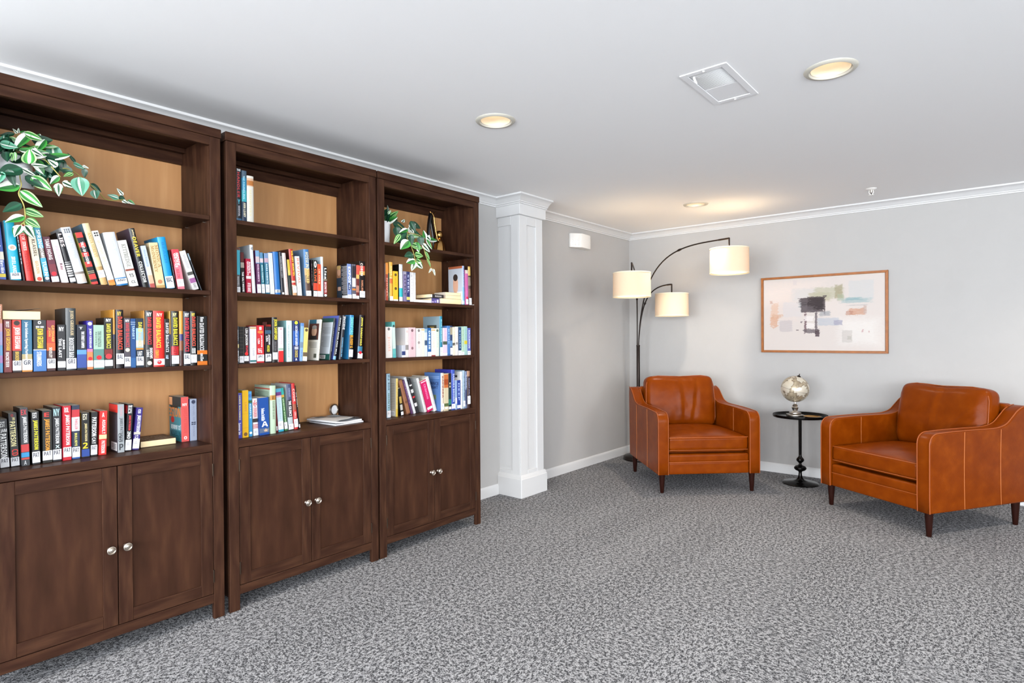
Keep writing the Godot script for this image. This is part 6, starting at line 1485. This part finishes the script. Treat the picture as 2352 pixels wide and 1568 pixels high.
# a book lying flat: own axes x to the viewer's right, z to the viewer, y up; page edges show in front
func lying_book(label: String, at: Vector3, yaw: float, w: float, d: float, t: float, top: String, spine: String, spine_side: int, group: String, cream := true) -> Node3D:
	var o := thing("flat_book", label, "book", Transform3D(Basis(Vector3.UP, PI / 2 + deg_to_rad(yaw)), at), group)
	var ct := 0.0008
	part(o, "cover", bx(V(-w / 2, 0, -d), V(w / 2, ct, 0), 0.0003), ink(top))
	part(o, "cover", bx(V(-w / 2, t - ct, -d), V(w / 2, t, 0), 0.0003), ink(top))
	part(o, "page_block", MB.new().pillow(V(w / 2 - 0.001, t / 2 - ct, d / 2 - 0.0008), 0.0015, 8, func(p, _u): return p + V(0, t / 2, -d / 2)).done(), mats.paper_cream if cream else mats.white_paper)
	if spine_side == 2:
		part(o, "spine", bx(V(-w / 2, 0, -0.001), V(w / 2, t, 0.0008), 0.0004), ink(spine))
	elif spine_side != 0:
		var x := w / 2 * spine_side
		part(o, "spine", bx(V(minf(x, x + 0.001 * spine_side), 0, -d), V(maxf(x, x + 0.001 * spine_side), t, 0), 0.0003), ink(spine))
	return o


func build_shelf_things() -> void:
	var ga: String = BOOK_GROUPS["13"]
	var o := lying_book("thick cream-paged paperback lying flat on top of upright books", V(0.366, 1.113 + 0.1875, 5.081), 0.0, 0.107, 0.16, 0.03, "d8c8a8", "7a5a3a", -1, ga)
	var sheet := []
	for i in 8:
		sheet.append(V(lerpf(-0.0535, 0.052, i / 7.0), 0.031 + 0.010 * pow(i / 7.0, 1.6), 0))
	var cm := MB.new()
	for i in 7:
		var a: Vector3 = sheet[i]
		var b: Vector3 = sheet[i + 1]
		for s in [0.0, 0.0009]:
			cm.quad_out(a + V(0, s, 0), b + V(0, s, 0), b + V(0, s, -0.155), a + V(0, s, -0.155), V(0, s - 0.0004, 0))
		cm.quad_out(a, b, b + V(0, 0.0009, 0), a + V(0, 0.0009, 0), V(0, 0, 1))
	part(o, "lifted_cover", cm.done(), ink("5c4c3c"))
	o = lying_book("flat paperback with brown lettered cover lying between the upright books", V(0.256, 0.769, 4.607), -1.5, 0.138, 0.155, 0.026, "5a4434", "4a3628", -1, BOOK_GROUPS["14"])
	for i in 4:
		lettering(o, ["TALES", "OF THE", "RIVER", "ROAD"][i], "sans", "8c7c6c", V(0.0, 0.0263, -0.03 - 0.03 * i), V(1, 0, 0), V(0, 0, -1), 0.1, 0.018)
	# stack beside the portrait book
	var gc: String = BOOK_GROUPS["32"]
	lying_book("thin white book lying flat beside the stacked books", V(0.366, 1.439, 3.198), 0.0, 0.136, 0.19, 0.0155, "e4e6ea", "eceef2", 2, gc, false)
	o = lying_book("thick paperback with cream pages at the bottom of the stack", V(0.372, 1.439, 2.968), 0.0, 0.178, 0.112, 0.032, "c8b898", "d8d0c0", -1, gc)
	lying_book("cream paged paperback second in the stack by the portrait", V(0.37, 1.4715, 2.946), 1.0, 0.136, 0.108, 0.022, "c4b8a8", "b8aca0", -1, gc)
	lying_book("slim cream paged paperback topping the stack by the portrait", V(0.368, 1.494, 2.946), -1.5, 0.13, 0.106, 0.018, "dcd4c8", "c8c0b4", -1, gc)
	o = lying_book("violet patterned paperback lying under the slanted black one", V(0.366, 1.439, 3.097), 0.0, 0.064, 0.10, 0.03, "5c5490", "544c88", 2, gc)
	for i in 3:
		part(o, "spine_print", bx(V(-0.028 + 0.02 * i, 0.004, 0.0006), V(-0.016 + 0.02 * i, 0.010 + 0.006 * i, 0.0012)), ink(["c8b8d8", "9088c0", "e0d0d8"][i]))
	o = lying_book("black paperback lying across the violet patterned paperback", V(0.374, 1.4705, 3.09), 6.0, 0.118, 0.12, 0.022, "18161a", "18161a", 2, gc)
	lettering(o, "BURNING", "sans", "b8b4b4", V(0.01, 0.011, 0.0011), V(1, 0, 0), V(0, 1, 0), 0.06, 0.010)
	part(o, "spine_label", bx(V(-0.0588, 0.002, 0.0002), V(-0.046, 0.02, 0.0012)), ink("e8dccc"))
	var tie := thing("plastic_tie", "small white plastic strip at the shelf edge near the pink book", "plastic strip")
	part(tie, "strip", MB.new().box(V(0.352, 1.4384, 2.786), V(0.398, 1.4404, 2.7905), 0.0006).done(), mats.white_plastic)
	# magazines on the cabinet top, with a lifted page
	magazine("open grey and white magazine lying on top of another magazine", V(0.352, 0.776, 3.713), 8.0, 2)
	magazine("closed white magazine lying under the open magazine", V(0.355, 0.7688, 3.712), 3.0, 1)
	# round rimmed frame
	var fr := thing("round_frame", "small round silver rimmed frame standing behind the magazines", "frame", Transform3D(Basis(Vector3.UP, 0.25), V(0.118, 0.7686, 3.655)))
	var turn := Basis(V(0, 0, 1), -PI / 2)
	part(fr, "rim", MB.new().lathe([Vector2(0.0245, -0.006), Vector2(0.032, -0.006), Vector2(0.0345, 0.0), Vector2(0.032, 0.006), Vector2(0.0265, 0.006), Vector2(0.0245, 0.002), Vector2(0.0245, -0.006)], 36, V(0, 0.052, 0), turn).done(), mats.brushed_nickel)
	part(fr, "face", MB.new().lathe([Vector2(0.0, -0.003), Vector2(0.025, -0.003), Vector2(0.025, 0.001), Vector2(0.0, 0.001)], 32, V(0, 0.052, 0), turn).done(), mats.white_ceramic)
	part(fr, "stand", MB.new().lathe([Vector2(0.0, 0.0), Vector2(0.022, 0.0), Vector2(0.022, 0.004), Vector2(0.006, 0.008), Vector2(0.005, 0.019)], 24).done(), mats.brushed_nickel)
	build_figurine()


func magazine(label: String, at: Vector3, yaw: float, k: int) -> void:
	var o := thing("magazine", label, "magazine", Transform3D(Basis(Vector3.UP, PI / 2 + deg_to_rad(yaw)), at), "magazines on the cabinet top")
	var w := 0.182
	var d := 0.232
	var t := 0.0055
	var warp := func(p, u):
		var q: Vector3 = p
		q.y = (p.y + t * 0.5) * (1.0 if k == 1 else 1.0 + 0.5 * (0.5 - 0.5 * cos(u.x * 3.0)))
		if k == 2:
			q.y += 0.006 * maxf(0.0, -u.x) * maxf(0.0, -u.x)
		return q + V(0, 0, -d / 2)
	part(o, "pages", MB.new().pillow(V(w / 2, t / 2, d / 2), 0.0012, 16, warp).done(), mats.white_paper)
	part(o, "cover", bx(V(-w / 2 - 0.0005, -0.0006, -d), V(w / 2 + 0.0005, 0.0001, 0.0005)), ink("c8ccd0"))
	if k == 2:
		# the top page with pictures, curling at its front edge
		var m := MB.new()
		m.sg(0)
		for i in 12:
			for j in 10:
				var f := func(a: int, b: int) -> Vector3:
					var x := lerpf(-w / 2, w / 2, a / 12.0)
					var z := lerpf(-d, -0.002, b / 10.0)
					var lift := 0.014 * exp(-pow((a / 12.0 - 0.72) / 0.22, 2.0)) * pow(b / 10.0, 2.0) + 0.004 * sin(a * 0.5)
					return V(x, t * 1.5 + 0.006 + lift, z)
				m.quad_out(f.call(i, j), f.call(i + 1, j), f.call(i + 1, j + 1), f.call(i, j + 1), Vector3.UP)
				m.quad_out(f.call(i, j) - V(0, 0.0006, 0), f.call(i + 1, j) - V(0, 0.0006, 0), f.call(i + 1, j + 1) - V(0, 0.0006, 0), f.call(i, j + 1) - V(0, 0.0006, 0), Vector3.DOWN)
		part(o, "loose_page", m.done(), ink("c9cdd0"))
		part(o, "printed_picture", bx(V(0.01, t * 1.5 + 0.0115, -0.2), V(0.07, t * 1.5 + 0.0123, -0.15)), ink("9aa4ac"))
		part(o, "printed_picture", bx(V(-0.06, t * 1.5 + 0.0115, -0.21), V(-0.01, t * 1.5 + 0.0123, -0.17)), ink("5c666e"))


func build_figurine() -> void:
	# a seated gilt figure with a round head leaning against a tall black leaf
	var o := thing("figurine", "black and gold figurine with tall leaf-shaped fin beside trailing plant", "figurine", Transform3D(Basis(Vector3.UP, 0.0), V(0.22, 1.766, 2.955)))
	var bm := mat("black_glaze", rgb(14, 12, 13), 0.3)
	# fin outline in (z, y), bowed and pointed at the top
	var left := [Vector2(0.052, 0.0), Vector2(0.064, 0.05), Vector2(0.070, 0.12), Vector2(0.066, 0.18), Vector2(0.056, 0.235), Vector2(0.046, 0.266)]
	var right := [Vector2(0.040, 0.26), Vector2(0.026, 0.235), Vector2(0.022, 0.20), Vector2(0.012, 0.15), Vector2(0.004, 0.10), Vector2(0.0, 0.05), Vector2(0.004, 0.0)]
	var poly := PackedVector2Array(smooth_poly(left, 3) + smooth_poly(right, 3))
	part(o, "fin", MB.new().prism(poly, 0.03, 0.012, func(u, v, w): return Vector3(w - 0.02, v, u), 4).done(), bm)
	part(o, "base", MB.new().lathe([Vector2(0.0, 0.0), Vector2(0.055, 0.0), Vector2(0.057, 0.004), Vector2(0.052, 0.012), Vector2(0.0, 0.016)], 28, V(0.005, 0, 0.0)).done(), bm)
	part(o, "gilt_edge", MB.new().tube(smooth_poly([V(0.012, 0.262, 0.044), V(0.013, 0.235, 0.028), V(0.013, 0.19, 0.021), V(0.014, 0.14, 0.011), V(0.014, 0.09, 0.0)], 5), 0.0042, 8).done(), mats.gold)
	part(o, "gilt_rod", MB.new().tube([V(0.0, 0.250, 0.034), V(0.0, 0.272, 0.048)], [0.006, 0.003], 8).done(), mats.gold)
	part(o, "gilt_rod", MB.new().tube([V(0.0, 0.252, 0.022), V(0.0, 0.274, 0.002)], 0.0032, 8).done(), mats.gold)
	var hd := MB.new()
	hd.pillow(V(0.026, 0.028, 0.026), 0.0255, 12, func(p, _u): return p + V(0.01, 0.128, -0.018))
	part(o, "head", hd.done(), mats.gold)
	# draped body: a lathe with folds
	var bd := MB.new()
	bd.sg(0)
	var prof := [Vector2(0.012, 0.105), Vector2(0.020, 0.092), Vector2(0.031, 0.07), Vector2(0.036, 0.045), Vector2(0.040, 0.016)]
	var n := 32
	for i in prof.size() - 1:
		for k in n:
			var q := []
			for e in [[i, k], [i, k + 1], [i + 1, k + 1], [i + 1, k]]:
				var a: float = TAU * e[1] / n
				var pr: Vector2 = prof[e[0]]
				var rr: float = pr.x * (1.0 + 0.10 * sin(a * 7.0) * (e[0] / 4.0))
				q.append(V(0.01 + cos(a) * rr, pr.y, -0.02 + sin(a) * rr))
			bd.quad_out(q[0], q[1], q[2], q[3], q[0] - V(0.01, 0.05, -0.02))
	part(o, "body", bd.done(), mats.gold)
	part(o, "arm", MB.new().tube(smooth_poly([V(0.022, 0.096, -0.006), V(0.034, 0.082, 0.006), V(0.03, 0.10, 0.014)], 4), [0.006, 0.006, 0.006, 0.0055, 0.0055, 0.005, 0.005, 0.005, 0.0045], 8).done(), mats.gold)


func leaf_mesh(v: int) -> ArrayMesh:
	# unit leaf: stem end at the origin, tip at y = 1, half width 0.5, face towards +z; folded along the midrib, tip curling back
	var m := MB.new()
	var nl := 12
	var nw := 8
	var g: Color = [hexlin("2f7a34"), hexlin("3f8f3c"), hexlin("163f2c"), hexlin("2c6a38"), hexlin("3b8a34"), hexlin("5d9a80")][v]
	var d: Color = [hexlin("3f9a3e"), hexlin("2c6a34"), hexlin("1d5238"), hexlin("1c4a2c"), hexlin("1f5f28"), hexlin("3c7c60")][v]
	var w := hexlin("edf0e6")
	var lt := hexlin("a8cc8c")
	m.sg(0)
	for i in nl:
		for j in nw:
			var u := (j + 0.5) / nw * 2.0 - 1.0
			var c: Color = g if absf(u) > 0.45 else d
			match v:
				0:
					c = w if absf(u) < 0.2 else (lt if absf(u) > 0.8 else c)
				1:
					c = w if u > 0.24 else c
				3:
					c = d if absf(u) < 0.2 else (g if absf(u) > 0.85 and i > 3 else w)
				4:
					c = lt if j == 1 or j == 4 or j == 6 else c
				5:
					c = w if j == 4 else c
				2:
					c = g if absf(u) > 0.3 else d
			m.col = c
			var q := []
			for e in [[i, j], [i, j + 1], [i + 1, j + 1], [i + 1, j]]:
				var y: float = float(e[0]) / nl
				var x: float = float(e[1]) / nw * 2.0 - 1.0
				var hw := 0.5 * pow(sin(PI * pow(y, 0.72)), 0.8) * (1.0 - 0.25 * y)
				q.append(V(x * hw, y, -0.10 * y * y - 0.14 * hw * (1.0 - absf(x)) + 0.06 * sin(y * 5.0) * x * hw))
			m.quad_out(q[0], q[1], q[2], q[3], V(0, 0, 1))
	return m.done()


func plant(label: String, pot_at: Vector3, pot_prof: Array, leaves: Array, stems: Array) -> void:
	var o := thing("trailing_plant", label, "plant", Transform3D(Basis(), pot_at), "trailing plants on the bookcases")
	part(o, "pot", MB.new().lathe(pot_prof, 36).done(), mats.white_ceramic)
	var ph: float = pot_prof[pot_prof.size() - 1].y
	part(o, "soil", MB.new().lathe([Vector2(0.0, ph), Vector2(pot_prof[pot_prof.size() - 1].x + 0.0005, ph)], 24).done(), mats.soil)
	for s in stems:
		var pts := []
		for q in s:
			pts.append(V(q[0], q[1], q[2]) - pot_at)
		pts = smooth_poly(pts, 5)
		part(o, "stem", MB.new().tube(pts, 0.0019, 6).done(), mats.stem)
	var r := RandomNumberGenerator.new()
	r.seed = 17
	for l in leaves:
		var a := V(l[0], l[1], l[2])
		var b := V(l[3], l[4], l[5])
		var y := b - a
		# faces lean outwards into the room, each a little differently
		var n := (V(0.75, 0.28, 0.55) + V(r.randf_range(-0.22, 0.22), r.randf_range(-0.2, 0.25), r.randf_range(-0.22, 0.22))).normalized()
		var x := y.cross(n).normalized()
		n = x.cross(y).normalized()
		part(o, "leaf", leaf_meshes[l[7]], mats.leaf, Transform3D(Basis(x * l[6] * 1.28, y, n * y.length() * 0.9), a - pot_at))


var leaf_meshes := []


func build_plants() -> void:
	var m := mat("leaf", Color.WHITE, 0.32)
	m.vertex_color_use_as_albedo = true
	m.cull_mode = BaseMaterial3D.CULL_DISABLED
	m.backlight_enabled = true
	m.backlight = Color(0.12, 0.14, 0.08)
	mat("stem", rgb(168, 158, 84), 0.6)
	mat("soil", rgb(44, 34, 26), 0.95)
	for v in 6:
		leaf_meshes.append(leaf_mesh(v))
	plant("variegated trailing plant in a white pot on bookcase away from column", V(0.262, 1.766, 5.088), [Vector2(0.0, 0.0), Vector2(0.064, 0.0), Vector2(0.067, 0.004), Vector2(0.060, 0.128), Vector2(0.057, 0.130), Vector2(0.055, 0.118)], LEAVES_A, STEMS_A)
	plant("variegated trailing plant in a white pot on bookcase beside column", V(0.262, 1.766, 3.424), [Vector2(0.0, 0.0), Vector2(0.043, 0.0), Vector2(0.047, 0.006), Vector2(0.054, 0.135), Vector2(0.051, 0.137), Vector2(0.049, 0.125)], LEAVES_B, STEMS_B)
